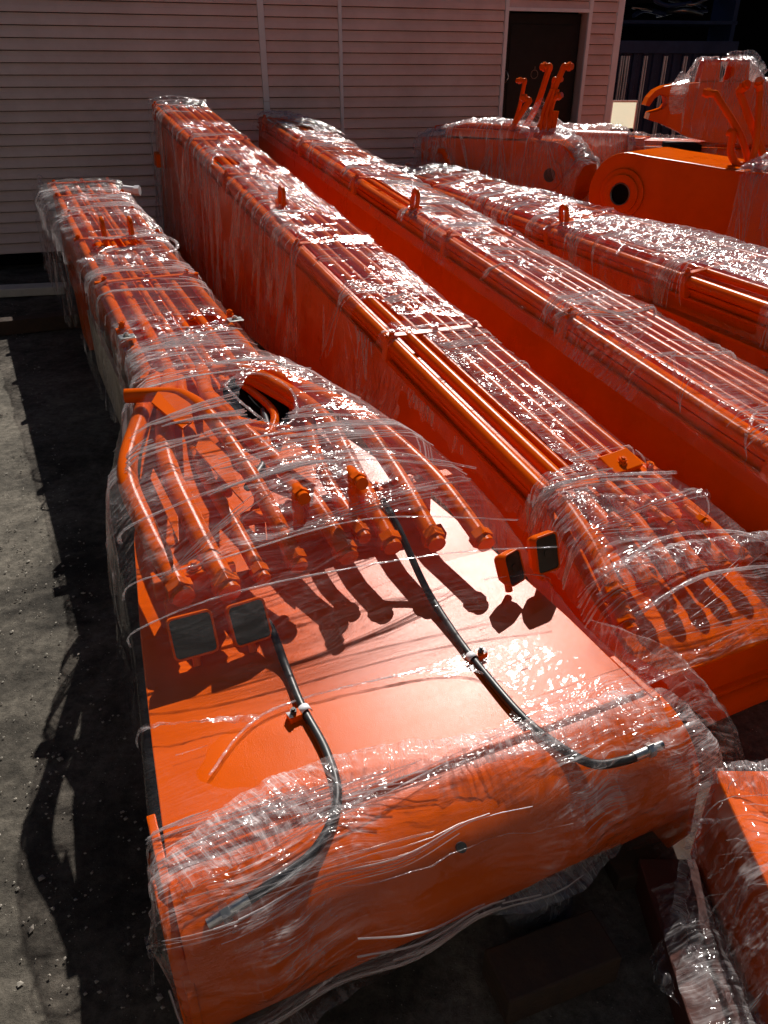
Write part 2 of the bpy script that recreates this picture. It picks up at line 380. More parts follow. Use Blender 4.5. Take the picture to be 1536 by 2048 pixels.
            if fs: VV.append(np.array(vs)); FF.append(np.array(fs) + off); UU.append(np.array(uvs)); MI.append(np.full(len(fs), 2, int)); off += len(vs)
    # thick rolled rims / ropes given as paths
    for (path, rad, dens) in (ropes or []):
        P = np.array([tuple(p) for p in spline(path, 10)]); n = len(P); seg = 7
        T = np.gradient(P, axis=0); T /= np.linalg.norm(T, axis=1, keepdims=True) + 1e-9
        a0 = np.cross(T, np.array([.13, .21, .97])); a0 /= np.linalg.norm(a0, axis=1, keepdims=True) + 1e-9; b0 = np.cross(T, a0)
        vs = []
        for i in range(n):
            for k in range(seg):
                an = 2 * math.pi * k / seg + i * .35
                rr = rad * (.7 + .5 * abs(math.sin(k * 2.1 + i * .7)) + .4 * rnd.random())
                vs.append(P[i] + rr * (a0[i] * math.cos(an) + b0[i] * math.sin(an) * .6))
        fs = [(i * seg + k, i * seg + (k + 1) % seg, (i + 1) * seg + (k + 1) % seg, (i + 1) * seg + k) for i in range(n - 1) for k in range(seg)]
        VV.append(np.array(vs)); FF.append(np.array(fs) + off); UU.append(np.array([(k * .01, i * .01) for i in range(n) for k in range(seg)]))
        MI.append(np.full(len(fs), dens, int)); off += len(vs)
    verts = np.concatenate(VV); F = np.concatenate(FF); UV = np.concatenate(UU); mi = np.concatenate(MI)
    me = bpy.data.meshes.new(name); me.from_pydata(verts.tolist(), [], F.tolist())
    for m_ in (mat or FILM, FILMD, FILMX): me.materials.append(m_)
    me.polygons.foreach_set('material_index', mi.tolist()); me.polygons.foreach_set('use_smooth', [True] * len(F))
    uvl = me.uv_layers.new(name='UVMap'); uvl.data.foreach_set('uv', UV[F.reshape(-1)].reshape(-1).tolist())
    sl = np.ones(len(verts)); sl[:len(SL)] = SL
    me.attributes.new('slack', 'FLOAT', 'POINT').data.foreach_set('value', sl.tolist())
    tn = np.zeros(len(verts)); tn[:len(TORN)] = TORN
    me.attributes.new('torn', 'FLOAT', 'POINT').data.foreach_set('value', tn.tolist())
    me.update(); o = bpy.data.objects.new(name, me); COL.objects.link(o)
    if parent: o.parent = parent
    return o
def crumple(name, path, width, parent, amp=.02, seed=0, mat=None, n=90, m=26, up=(0, 0, 1), freq=18.):
    """crumpled, bunched strip of film following a path; width list or number"""
    P = np.array([tuple(p) for p in spline(path, 14)]); t = np.linspace(0, len(P) - 1, n)
    P = np.stack([np.interp(t, range(len(P)), P[:, k]) for k in range(3)], 1)
    T = np.gradient(P, axis=0); T /= np.linalg.norm(T, axis=1, keepdims=True) + 1e-9
    S = np.cross(T, np.array(up)); S /= np.linalg.norm(S, axis=1, keepdims=True) + 1e-9; Q = np.cross(S, T)
    wd = np.interp(np.linspace(0, 1, n), np.linspace(0, 1, len(width)), width) if isinstance(width, (list, tuple)) else np.full(n, width)
    a = np.linspace(-1, 1, m)[:, None] * np.ones((1, n)); v = np.ones((m, 1)) * np.linspace(0, 1, n)[None] * np.linalg.norm(np.diff(P, axis=0), axis=1).sum()
    u = a * wd[None] * .5
    r = 1 - 2 * np.abs(fbm(u * freq, v * freq, seed, 3)) ; r2 = fbm(u * freq * 2.3, v * freq * 2.3, seed + 5)
    dome = np.minimum(.25 * wd, .03)
    h = amp * (r * .8 + r2 * .7) * (1 - .4 * np.abs(a)); sl = amp * 1.2 * fbm(u * freq * .6, v * freq * .6, seed + 9)
    X = P[None] + S[None] * (u + sl)[..., None] + Q[None] * (h + dome[None] * (1 - a * a))[..., None]
    idx = np.arange(m * n).reshape(m, n); F = np.stack([idx[:-1, :-1], idx[1:, :-1], idx[1:, 1:], idx[:-1, 1:]], -1).reshape(-1, 4)
    UV = np.stack([u, v], -1).reshape(-1, 2)
    me = bpy.data.meshes.new(name); me.from_pydata(X.reshape(-1, 3).tolist(), [], F.tolist()); me.materials.append(mat or FILMD)
    uvl = me.uv_layers.new(name='UVMap'); uvl.data.foreach_set('uv', UV[F.reshape(-1)].reshape(-1).tolist())
    me.attributes.new('slack', 'FLOAT', 'POINT').data.foreach_set('value', [1.] * (m * n))
    me.polygons.foreach_set('use_smooth', [True] * len(F)); me.update()
    o = bpy.data.objects.new(name, me); COL.objects.link(o)
    if parent: o.parent = parent
    return o

# ---------------------------------------------------------------- setting: ground
gm = bmesh.new(); bmesh.ops.create_grid(gm, x_segments=240, y_segments=240, size=6)
for v in gm.verts:
    e = max(0, 1 - max(abs(v.co.x), abs(v.co.y)) / 5.8)
    v.co.z = 0
    nz = math.sin(v.co.x * 2.1 + v.co.y) * .008 + random.uniform(-.003, .003)
    v.co.z = nz * min(1, e * 3)
me = bpy.data.meshes.new('ground'); gm.to_mesh(me); gm.free(); me.materials.append(GROUND)
gr = bpy.data.objects.new('ground', me); COL.objects.link(gr); gr.location = (-1, 4.2, 0); gr['kind'] = 'structure'
# the same sheet carries on to the horizon around the detailed middle
b = MB(); x0, x1, y0, y1 = -7, 5, -1.8, 10.2
for (a, c, d, f) in ((-150, x0, -150, 150), (x1, 150, -150, 150), (x0, x1, -150, y0), (x0, x1, y1, 150)):
    b.add([(a, d, 0), (c, d, 0), (c, f, 0), (a, f, 0)], [(0, 1, 2, 3)])
yard = b.build('yard_ground', GROUND); yard['kind'] = 'structure'
# loose gravel and chips on the left of the booms
b = MB(); rnd = random.Random(8)
for k in range(4600):
    y = rnd.uniform(.4, 7.5) if k < 2600 else rnd.uniform(.4, 4.); x = -.55 - .47 * (y - 1) + rnd.uniform(-2.6, .1)
    s = rnd.uniform(.002, .0075) * (1 if rnd.random() < .95 else 1.8)
    vs = [(x + s * rnd.uniform(.5, 1.2) * a, y + s * rnd.uniform(.5, 1.2) * c, .004 + s * rnd.uniform(.3, .8) * d) for a, c, d in ((1, 0, 0), (0, 1, 0), (-1, 0, 0), (0, -1, 0), (0, 0, 1), (0, 0, -1))]
    b.add(vs, [(0, 1, 4), (1, 2, 4), (2, 3, 4), (3, 0, 4), (1, 0, 5), (2, 1, 5), (3, 2, 5), (0, 3, 5)])
GRAVEL = pbr('pale_gravel', (.22, .20, .17), (.42, .38, .32), .9, scale=30)
tag(b.build('gravel', GRAVEL), 'loose pale gravel chips scattered over the dusty ground', 'gravel', kind='stuff')

# ---------------------------------------------------------------- siding building
al = R(16.5); EX = (math.cos(al), math.sin(al), 0)
MW = Matrix(((EX[0], -EX[1], 0, -4.3), (EX[1], EX[0], 0, 8.87), (0, 0, 1, 0), (0, 0, 0, 1)))      # local x along wall, -y towards the camera
bld = thing('siding_building', 'long low building clad in pinkish beige horizontal siding with a black doorway', 'building', MW)
def siding(b, x0, x1, z0, z1, pitch=.109, phase=.178):
    k0 = math.floor((z0 - phase) / pitch); z = phase + k0 * pitch
    while z < z1 - 1e-6:
        a = max(z, z0); t = min(z + pitch, z1)
        if t - a > .004:
            prof = []                       # each board: lip at its foot, two-step face leaning back to the top
            for q, dy in ((0, .006), (.0, -.030), (.09, -.031), (.50, -.020), (.56, -.016), (.93, -.002), (1, .006)):
                zz = min(max(z + q * pitch, a), t); prof.append((zz, dy))
            vs = []
            for zz, dy in prof: vs += [(x0, dy, zz), (x1, dy, zz)]
            for i in range(len(prof) - 1):
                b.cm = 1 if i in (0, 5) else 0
                b.add(vs[2 * i:2 * i + 4], [(0, 1, 3, 2)])
            b.cm = 0
        z += pitch
TOP = 2.72
for (a, c, z0, z1) in ((-4., 3.066, .178, TOP), (3.134, 3.95, .178, TOP), (3.99, 5.935, .178, TOP), (5.985, 7.02, 2.60, TOP), (7.07, 7.41, .178, TOP)):
    b = MB(); siding(b, a, c, z0, z1); b.build('siding_panel', [SIDING, LAP_GRIME_SHADE], bld)
b = MB(); b.box((-.515, .15, 1.445), (6.97, .28, 2.55)).box((4.455, .15, 1.445), (2.97, .28, 2.55)); b.box((6.5, .15, 2.665), (1.12, .28, .11)).box((7.245, .15, 1.445), (.37, .28, 2.55)); b.build('wall', SIDING, bld)
def strip(x, w, z0, z1, th=.04):
    b = MB(); b.box((x, -th / 2 - .004, (z0 + z1) / 2), (w, th, z1 - z0)); return b
for args in ((3.10, .066, .16, 1.66), (3.10, .066, 1.664, TOP), (3.97, .038, .16, TOP)):
    strip(*args).build('trim_strip', TRIM, bld, .003)
b = strip(3.97, .010, .165, TOP, .046); b.build('trim_rib', TRIM, bld)
strip(5.96, .045, .16, TOP).build('door_trim', TRIM, bld, .003); strip(7.045, .045, .16, TOP).build('door_trim', TRIM, bld, .003)
b = MB(); b.box((6.5025, -.02, 2.585), (1.04, .038, .036)); b.build('door_trim', TRIM, bld, .002)
b = MB(); b.box((7.447, -.021, 1.445), (.085, .042, 2.57)).box((7.4735, .10, 1.445), (.032, .2, 2.57)); b.build('corner_trim', TRIM, bld, .003)
b = MB(); b.box((6.5025, .165, 1.37), (1.04, .05, 2.38)); dr = b.build('door', DOOR, bld, .004)
b = MB(); b.box((6.5, .132, 1.95), (.8, .012, 1.0)).box((6.5, .132, .75), (.8, .012, .9)); b.build('door_panel', DOOR, dr, .004)
b = MB(); b.tube(spline([(6.07, .14, 1.97), (6.07, .09, 1.95), (6.085, .08, 1.90), (6.07, .09, 1.86), (6.07, .14, 1.84)], 4), .006, 8); b.build('handle', ZINC, dr)
b = MB(); b.ring_prism(circ(.05, 14), circ(.044, 14), (6.45, .118, 1.93), (1, 0, 0), (0, 0, 1), (0, 1, 0), .006); b.box((6.45, .12, 1.99), (.008, .006, .05)); b.build('door_emblem', BORE, dr)
b = MB(); b.box((1.7, 1.0, TOP + .015), (11.6, 1.9, .03)); b.build('roof', TRIM, bld, .004)
b = MB(); b.box((1.7, .25, .08), (11.2, .1, .14)); b.build('plinth', DARK, bld)
b = MB(); b.box((1.72, 1.9, 1.39), (11.4, .06, 2.64)).box((7.36, 1.1, 1.39), (.06, 1.5, 2.64)); b.build('back_wall', DARK, bld)

# ---------------------------------------------------------------- dark open hall on the right
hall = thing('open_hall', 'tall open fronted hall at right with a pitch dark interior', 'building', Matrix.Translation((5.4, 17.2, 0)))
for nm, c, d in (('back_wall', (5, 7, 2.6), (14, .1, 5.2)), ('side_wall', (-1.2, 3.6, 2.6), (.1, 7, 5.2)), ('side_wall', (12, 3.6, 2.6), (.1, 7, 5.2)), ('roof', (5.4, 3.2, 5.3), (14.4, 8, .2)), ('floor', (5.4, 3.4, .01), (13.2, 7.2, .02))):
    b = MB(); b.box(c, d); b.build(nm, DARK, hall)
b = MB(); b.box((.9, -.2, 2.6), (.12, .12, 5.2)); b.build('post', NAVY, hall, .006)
gate = thing('sheet_metal_gate', 'navy sheet metal gate with pale upright ribs beside the siding building', 'gate', Matrix.Translation((3.0, 11.6, 0)) @ Matrix.Rotation(R(9), 4, 'Z'))
b = MB(); 
xs = 0.0; prof = []
while xs < 1.62: prof += [(xs, 0), (xs + .055, 0), (xs + .07, .03), (xs + .125, .03), (xs + .14, 0)]; xs += .14
vs = [(x, y, z) for x, y in prof for z in (.1, 2.18)]
b.add(vs, [(2 * i, 2 * i + 2, 2 * i + 3, 2 * i + 1) for i in range(len(prof) - 1)]); b.build('sheet', NAVY, gate)
for z, h in ((2.24, .14), (.12, .08)):
    b = MB(); b.box((.84, -.03, z), (1.72, .05, h)); b.build('rail', NAVY, gate, .004)
for x in (.10, .17, .42, .70, .98, 1.25, 1.52):
    b = MB(); b.box((x, -.03, 1.14), (.013, .03, 2.0)).box((x + .032, -.03, 1.14), (.009, .03, 2.0)); b.build('rib', PALERIB, gate)
rack = thing('storage_rack', 'dark rack of jumbled pipes and cables above the navy gate', 'rack', Matrix.Translation((3.1, 12.2, 0)) @ Matrix.Rotation(R(9), 4, 'Z'))
for z in (2.55, 2.95, 3.3):
    b = MB(); b.box((.85, .3, z), (1.9, .6, .04)); b.build('shelf', NAVY, rack)
for x in (-.05, 1.75):
    b = MB(); b.box((x, .3, 1.7), (.06, .6, 3.4)); b.build('upright', NAVY, rack)
rnd = random.Random(3)
for k in range(34):
    x = rnd.uniform(0, 1.1); z = rnd.choice((2.58, 2.98, 3.33)) + rnd.uniform(.02, .28)
    pts = [(x, rnd.uniform(.0, .3), z), (x + .22, rnd.uniform(-.02, .3), z + rnd.uniform(-.08, .08)), (x + rnd.uniform(.35, .6), rnd.uniform(0, .3), z + rnd.uniform(-.03, .03))]
    b = MB(); b.tube(spline(pts, 5), rnd.uniform(.008, .03), 8)
    tag(b.build('pipe_length', rnd.choice((NAVY, DARK, NAVY, BORE)), None), 'dark length of pipe lying in the storage rack above the navy gate', 'pipe', 'pipes jumbled in the storage rack').matrix_world = rack.matrix_basis
brd = thing('cream_panel', 'small square cream panel on a black stand by the building corner', 'panel', Matrix.Translation((2.52, 9.05, 0)) @ Matrix.Rotation(R(-4), 4, 'Z'))
b = MB(); b.add([(-.12, 0, -.125), (.12, 0, -.125), (.12, 0, .125), (-.12, 0, .125)], [(0, 1, 2, 3)]); b.build('panel', CREAM, brd, 0, (0, 0, 1.555))
b = MB()
for c, d in (((0, .004, .13), (.25, .014, .01)), ((-.125, .004, 0), (.01, .014, .27)), ((.125, .004, 0), (.01, .014, .27))): b.box(c, d)
b.build('panel_frame', TRIM, brd, 0, (0, 0, 1.555))
b = MB(); b.box((0, .1, 1.30), (.2, .12, .24)); b.tube([(0, .1, 0), (0, .1, 1.2)], .025, 10); b.build('stand', DARK, brd, .004)
b = MB(); b.tube([(.03, .03, 1.36), (.03, .03, 1.26)], .006, 8).tube([(.03, .03, 1.27), (.03, .03, 1.265)], [.02, .02], 10); b.build('hook', ZINC, brd)

BLOCKER_DARK = pbr('dark_blocker', (.05, .05, .055), (.09, .09, .10), .8)
BLOCKER_PALE = pbr('pale_bounce_blocker', (.15, .142, .135), (.20, .19, .18), .8)  # pale so that its sunlit face fills the siding wall
for nm, c, d, mt, lab in (('sky_blocker', (0, -7.5, 5), (40, 5, 10), BLOCKER_PALE, 'added pale hall behind the camera, unseen, blocks sky and bounces sunlight'), ('sky_blocker', (-12, 3, 4.5), (5, 14, 9), BLOCKER_DARK, 'added dark hall left of the yard, unseen, blocks sky light'),
                      ('sky_blocker', (15, 2, 4.5), (5, 16, 9), BLOCKER_DARK, 'added dark hall right of the yard, unseen, blocks sky light'), ('sky_blocker', (-9, 23, 3.4), (26, 6, 6.8), BLOCKER_DARK, 'added dark hall beyond the siding building, unseen, blocks sky light')):
    h = thing(nm, lab, 'building', Matrix.Translation((c[0], c[1], 0)))  # unseen halls added to block sky light; the pale one reflects sun
    b = MB(); b.box((0, 0, d[2] / 2), d); b.build('wall', mt, h)
    b = MB(); b.prism([(-d[1] / 2 - .3, 0), (d[1] / 2 + .3, 0), (0, 1.2)], (-d[0] / 2, 0, d[2] + .002), (0, 1, 0), (0, 0, 1), (1, 0, 0), d[0]); b.build('roof', BLOCKER_DARK, h)

# ---------------------------------------------------------------- boom building blocks (local: x across, y along, z up)
def body_loft(st, bottom=None):
    """st: (y, xl, xr, zt, zb) from near to far -> closed box girder with thin flange lips"""
    b = MB(); vs = []; n = len(st)
    for y, xl, xr, zt, zb in st: vs += [(xl + .012, y, zb), (xl + .012, y, zt), (xr - .012, y, zt), (xr - .012, y, zb)]
    fs = [(4 * i + k, 4 * i + (k + 1) % 4, 4 * i + 4 + (k + 1) % 4, 4 * i + 4 + k) for i in range(n - 1) for k in range(4)]
    fs += [(3, 2, 1, 0), (4 * n - 4, 4 * n - 3, 4 * n - 2, 4 * n - 1)]
    return b.add(vs, fs)
def plate_loft(st, th=.014, lip=.0, dz=.003):
    b = MB(); vs = []; n = len(st)
    for y, xl, xr, zt, zb in st: vs += [(xl - lip, y, zt - th + dz), (xl - lip, y, zt + dz), (xr + lip, y, zt + dz), (xr + lip, y, zt - th + dz)]
    fs = [(4 * i + k, 4 * i + (k + 1) % 4, 4 * i + 4 + (k + 1) % 4, 4 * i + 4 + k) for i in range(n - 1) for k in range(4)]
    fs += [(3, 2, 1, 0), (4 * n - 4, 4 * n - 3, 4 * n - 2, 4 * n - 1)]
    return b.add(vs, fs)
def pipe(path, r, parent, cap=False, n=10, name='pipe'):
    pth = spline(path, n) if len(path) > 2 else [Vector(p) for p in path]
    b = MB(); b.tube(pth, r, 16); o = b.build(name, ORANGE, parent)
    if cap:
        d = (pth[0] - pth[1]).normalized(); p = pth[0]
        c = MB(); c.tube([p - d * .005, p + d * .026], r * 1.28, 6, smooth=False); c.tube([p + d * .026, p + d * .046], r * .98, 16)
        c.build('end_cap', ORANGE, o, .0015)
    return o
def hexbolt(x, y, z, s, parent, mat=None, h=.6, ax='z', rot=0.):
    b = MB(); T = Matrix.Translation((x, y, z)) @ Matrix.Rotation(rot, 4, 'X')
    b.tube([(0, 0, -.004), (0, 0, s * .18)], s * 1.25, 14, T=T); b.tube([(0, 0, s * .18), (0, 0, s * (h + .3))], s, 6, smooth=False, T=T); b.tube([(0, 0, s * (h + .3)), (0, 0, s * (h + .6))], s * .5, 10, T=T)
    return b.build('bolt', mat or ORANGE, parent, s * .08)
def clamp(y, xl, xr, z, parent, h=.075, bolts=(.02, .5, .95), blk=True, bar=True, zb=None):
    b = MB(); w = xr - xl; zb = z - .005 if zb is None else zb
    if bar: b.box(((xl + xr) / 2, y, z + h + .006), (w + .02, .042, .012))
    if blk: b.box((xl + .012, y, (zb + z + h) / 2 + .002), (.055, .05, z + h - zb)).box((xr - .015, y, (zb + z + h) / 2), (.04, .045, z + h - zb))
    o = b.build('pipe_clamp', ORANGE, parent, .003)
    for f in bolts: hexbolt(xl + w * f, y, z + h + .012, .016, o, h=1.0)
    return o
def lug(x, y, z, parent, h=.17, w=.12, th=.022):
    n = 28; outer = []; inner = []
    for k in range(n):
        a = 2 * math.pi * k / n; c, s_ = math.cos(a), math.sin(a)
        outer.append((w / 2 * c, (h - w) / 2 * (1 if s_ > 0 else -1) + w / 2 * s_)); inner.append((w * .24 * c, (h - w) / 2 * (.9 if s_ > 0 else -.8) + w * .24 * s_))
    b = MB(); b.ring_prism(outer, inner, (x - th / 2, y, z + h / 2), (0, 1, 0), (0, 0, 1), (1, 0, 0), th)
    b.box((x, y, z + .008), (th * 2.2, w * 1.3, .016))
    return b.build('lifting_lug', ORANGE, parent, .003)
def boss(xl, xr, y, z, r, parent, name='pivot_tube'):
    b = MB(); b.tube([(xl, y, z), (xr, y, z)], r, 48)
    o = b.build(name, ORANGE, parent)
    for x, s in ((xl, -1), (xr, 1)):
        c = MB(); c.ring_prism(circ(r * .93, 40), circ(r * .5, 40), (x, y, z), (0, 1, 0), (0, 0, 1), (s, 0, 0), .03, smooth=True); c.build('end_ring', ORANGE, o, .003)
        c = MB(); c.tube([(x + s * .004, y, z), (x + s * .008, y, z)], r * .5, 32); c.build('bore', DARK, o)
    return o
def work_lamp(x, y, z, parent, w=.108, h=.112, tilt=28, yaw=0, tall=1.):
    h *= tall
    def rr(w_, h_, r_, n=6):
        out = []
        for cx, cy, a0 in ((w_ / 2 - r_, h_ / 2 - r_, 0), (-w_ / 2 + r_, h_ / 2 - r_, 90), (-w_ / 2 + r_, -h_ / 2 + r_, 180), (w_ / 2 - r_, -h_ / 2 + r_, 270)):
            for k in range(n): a = R(a0 + 90 * k / (n - 1)); out.append((cx + r_ * math.cos(a), cy + r_ * math.sin(a)))
        return out
    T = Matrix.Translation((x, y, z)) @ Matrix.Rotation(R(yaw), 4, 'Z') @ Matrix.Rotation(R(-tilt), 4, 'X')
    b = MB(); ex, ey, ez = (1, 0, 0), (0, 0, 1), (0, 1, 0)
    o_, i_ = rr(w, h, .016), rr(w * .9, h * .9, .012); back = rr(w * .78, h * .78, .014); n = len(o_)
    L = lambda poly, yy: [(a, yy, c) for a, c in poly]
    vs = L(i_, .006) + L(i_, 0) + L(o_, 0) + L(o_, .028) + L(back, .055)
    fs = [(q * n + i, q * n + (i + 1) % n, (q + 1) * n + (i + 1) % n, (q + 1) * n + i) for q in range(4) for i in range(n)] + [tuple(range(4 * n, 5 * n))]
    b.add(vs, fs, False, T); b.tube([(0, .045, -h * .3), (0, .05, -h * .5 - .03)], .012, 10, T=T)
    o = b.build('work_lamp', ORANGE, parent, .0015)
    c = MB(); c.add(L(i_, .004), [tuple(range(n))], False, T); c.build('lens', LENS, o)
    c = MB(); c.tube([(0, .0035, 0), (0, .001, 0)], .013, 16, T=T); c.build('lens_centre', LENS, o)
    return o
def hose(path, parent, r=.0115, fit=True):
    p = spline(path, 12); b = MB(); b.tube(p, r, 14); o = b.build('hose', RUBBER, parent)
    if fit:
        d = (p[-1] - p[-3]).normalized(); e = p[-1]; c = MB()
        c.tube([e - d * .012, e + d * .03], r * 1.12, 16); c.tube([e + d * .03, e + d * .048], r * 1.6, 6, smooth=False); c.tube([e + d * .048, e + d * .078], [r * 1.05, r * 1.0], 16)
        c.build('fitting', ZINC, o, .0008)
    return o
def hose_clip(x, y, z, parent, rot=0.):
    T = Matrix.Translation((x, y, z)) @ Matrix.Rotation(rot, 4, 'Z')
    b = MB(); b.box((-.028, 0, .010), (.034, .028, .02), T=T); o = b.build('hose_clip', ORANGE, parent, .002)
    c = MB(); arc = [(.016 * math.cos(a), .016 * math.sin(a)) for a in np.linspace(math.pi * .95, -.15, 12)]
    vs = [(-.046, -.011, .0225), (-.046, .011, .0225)]
    for a, h in arc: vs += [(a + .002, -.011, max(h, 0) + .0125), (a + .002, .011, max(h, 0) + .0125)]
    c.add(vs, [(2 * i, 2 * i + 2, 2 * i + 3, 2 * i + 1) for i in range(len(vs) // 2 - 1)], True, T); st = c.build('strap', TRIM, o)
    m = st.modifiers.new('solid', 'SOLIDIFY'); m.thickness = .002
    c = MB(); c.tube([(-.03, 0, .022), (-.03, 0, .032)], .009, 6, smooth=False, T=T).tube([(-.03, 0, .032), (-.03, 0, .038)], .005, 10, T=T); c.build('bolt', RUBBER, o)
    return o
def wrap_surface(ys, prof, na):
    """prof(y) -> list of (x,z) polyline across; returns (na,nb,3)"""
    X = np.zeros((na, len(ys), 3))
    for j, y in enumerate(ys):
        p = np.array(prof(y)); d = np.r_[0, np.cumsum(np.linalg.norm(np.diff(p, axis=0), axis=1))]
        d /= d[-1]; t = np.linspace(0, 1, na)
        X[:, j, 0] = np.interp(t, d, p[:, 0]); X[:, j, 2] = np.interp(t, d, p[:, 1]); X[:, j, 1] = y
    return X
def ell(X, cx, cy, rx, ry, rag, rot=0.):
    a = X[..., 0] - cx; b_ = X[..., 1] - cy; c, s = math.cos(rot), math.sin(rot)
    return ((a * c + b_ * s) / rx) ** 2 + ((-a * s + b_ * c) / ry) ** 2 > 1 + rag * 22
def sag(y, cl, k=.11):
    return max([math.exp(-((y - c) / k) ** 2) for c in cl] + [0])

# ================================================================ BOOM 1 (nearest)
M1 = frame((-.44, 1.0, 0), (-.417, .909, 0), (.909, .417, 0))
b1 = thing('excavator_boom', 'nearest orange boom in clear film, wide foot with four square lamps and two black hoses', 'excavator boom', M1, 'long orange booms laid side by side')
ST1 = [(.0, .0, 1.25, .470, .12), (.35, .03, 1.25, .482, .12), (.75, .07, 1.23, .498, .12), (1.2, .13, 1.14, .565, .12), (1.7, .25, .98, .645, .12), (2.18, .345, .90, .705, .12), (3., .35, .90, .755, .12), (7.25, .355, .905, .985, .12)]
body_loft(ST1).build('boom_body', ORANGE, b1, .004)
plate_loft(ST1, .016, .006).build('top_plate', ORANGE, b1, .003)
boss(-.01, 1.27, -.01, .275, .196, b1)
b = MB(); b.prism([(-.18, .06), (.02, .06), (.20, .40), (.16, .475), (-.02, .475), (-.2, .36), (-.22, .16)], (-.004, 0, 0), (0, 1, 0), (0, 0, 1), (-1, 0, 0), .02); b.build('cheek_plate', ORANGE, b1, .003)
b = MB(); b.prism([(-.18, .06), (.02, .06), (.20, .40), (.16, .475), (-.02, .475), (-.2, .36), (-.22, .16)], (1.258, 0, 0), (0, 1, 0), (0, 0, 1), (1, 0, 0), .02); b.build('cheek_plate', ORANGE, b1, .003)
b = MB(); b.tube([(.60, -.155, .405), (.60, -.163, .413)], .012, 16); b.build('grease_plug', RUBBER, b1)
b = MB(); b.tube([(.0, .012, .478), (1.25, .012, .478)], .006, 8); b.build('weld_seam', ORANGE, b1)
# foot pipes
for pth, r in (([(.19, .74, .655), (.160, 1.02, .70), (.150, 1.30, .765), (.255, 1.68, .79), (.395, 2.17, .775)], .033),
               ([(.315, .72, .65), (.295, .95, .70), (.285, 1.32, .765), (.345, 1.66, .79), (.46, 2.17, .775)], .034),
               ([(.425, .76, .64), (.41, 1.0, .69), (.39, 1.3, .75), (.43, 1.7, .76), (.50, 2.17, .77)], .023),
               ([(.54, .77, .65), (.515, 1.10, .77), (.475, 1.45, .85), (.435, 1.62, .865), (.38, 1.70, .865), (.225, 1.755, .865)], .027),
               ([(.69, .75, .65), (.66, 1.05, .73), (.57, 1.45, .80), (.54, 1.8, .80), (.60, 2.17, .785)], .031),
               ([(.765, .80, .67), (.76, 1.05, .72), (.80, 1.3, .74), (.86, 1.55, .76), (.80, 1.9, .76), (.70, 2.17, .775)], .022),
               ([(.84, .745, .65), (.86, 1.05, .73), (.885, 1.42, .79), (.83, 1.85, .79), (.72, 2.17, .785)], .030),
               ([(.975, .71, .645), (1.0, 1.05, .72), (1.0, 1.45, .78), (.90, 1.85, .785), (.83, 2.17, .785)], .030),
               ([(1.12, .66, .635), (1.12, 1.0, .70), (1.06, 1.45, .755), (.94, 1.85, .77), (.87, 2.17, .78)], .030)):
    pipe(pth, r, b1, cap=True)
def opening(cx, cy, z, rx, ry, parent, slope=0.):
    b = MB(); T = Matrix.Translation((cx, cy, z)) @ Matrix.Rotation(slope, 4, 'X') @ Matrix.Diagonal((rx, ry, 1, 1))
    b.ring_prism(circ(1.06, 40), circ(.96, 40), (0, 0, 0), (1, 0, 0), (0, 1, 0), (0, 0, 1), .008, T=T); o = b.build('access_opening', ORANGE, parent)
    c = MB(); c.prism(circ(.965, 40), (0, 0, 0), (1, 0, 0), (0, 1, 0), (0, 0, 1), .004, T=T); c.build('interior_shade_disc', DARK, o)  # flat dark disc painted as the shade inside the opening
opening(.765, 1.93, .682, .13, .28, b1, math.atan(.13))
for x in (.46, .62, .78):      # second layer of thinner lines crossing in the neck opening
    pipe([(x - .02, 1.15, .70), (x + .05, 1.45, .71), (x + .16, 1.72, .72), (x + .12, 2.1, .73)], .017, b1)
b = MB(); b.tube(spline([(.56, 1.72, .70), (.68, 1.52, .715), (.84, 1.36, .72)], 8), .026, 14); b.build('pipe', ORANGE, b1)
b = MB(); b.tube(spline([(.60, 1.80, .69), (.72, 1.62, .70), (.86, 1.48, .71)], 8), .022, 14); b.build('pipe', ORANGE, b1)
b = MB(); b.tube(spline([(.52, 1.2, .68), (.68, 1.45, .69), (.76, 1.8, .70)], 8), .014, 12); b.build('cable', RUBBER, b1)
# folded guard brackets between the foot pipes
for pts, z in (([(.30, 1.62), (.36, 1.75), (.44, 1.60), (.40, 1.42), (.36, 1.38)], .74), ([(.38, 1.30), (.43, 1.42), (.47, 1.2), (.44, .92)], .70), ([(.21, 1.20), (.23, 1.26), (.245, .95), (.22, .82)], .68), ([(.62, 1.15), (.70, 1.3), (.74, 1.1), (.68, .95)], .69)):
    b = MB(); b.prism(pts, (0, 0, z), (1, 0, .0), (0, 1, .08), (0, 0, 1), .008); b.build('bracket', ORANGE, b1, .001)
b = MB(); b.box((.245, .80, .64), (.235, .06, .06)).box((.245, .80, .55), (.19, .05, .12)); ca = b.build('pipe_clamp', ORANGE, b1, .004); hexbolt(.25, .80, .671, .018, ca)
b = MB(); b.box((.83, 1.02, .665), (.76, .05, .03)).box((.83, 1.02, .60), (.60, .03, .13)); ca = b.build('pipe_clamp', ORANGE, b1, .004)
for x in (.61, .76, .92, 1.05): hexbolt(x, 1.02, .68, .015, ca)
for x, zc in ((.59, .815), (.775, .825)):        # capped tees standing above the manifold
    b = MB(); b.tube([(x, .86, .70), (x, .86, zc)], .018, 12); b.tube([(x, .90, zc), (x, .835, zc + .004)], .022, 16); t = b.build('tee_fitting', ORANGE, b1)
    c = MB(); c.tube([(x, .835, zc + .004), (x, .812, zc + .006)], .027, 6, smooth=False).tube([(x, .812, zc + .006), (x, .79, zc + .008)], .02, 16); c.build('end_cap', ORANGE, t, .0015)
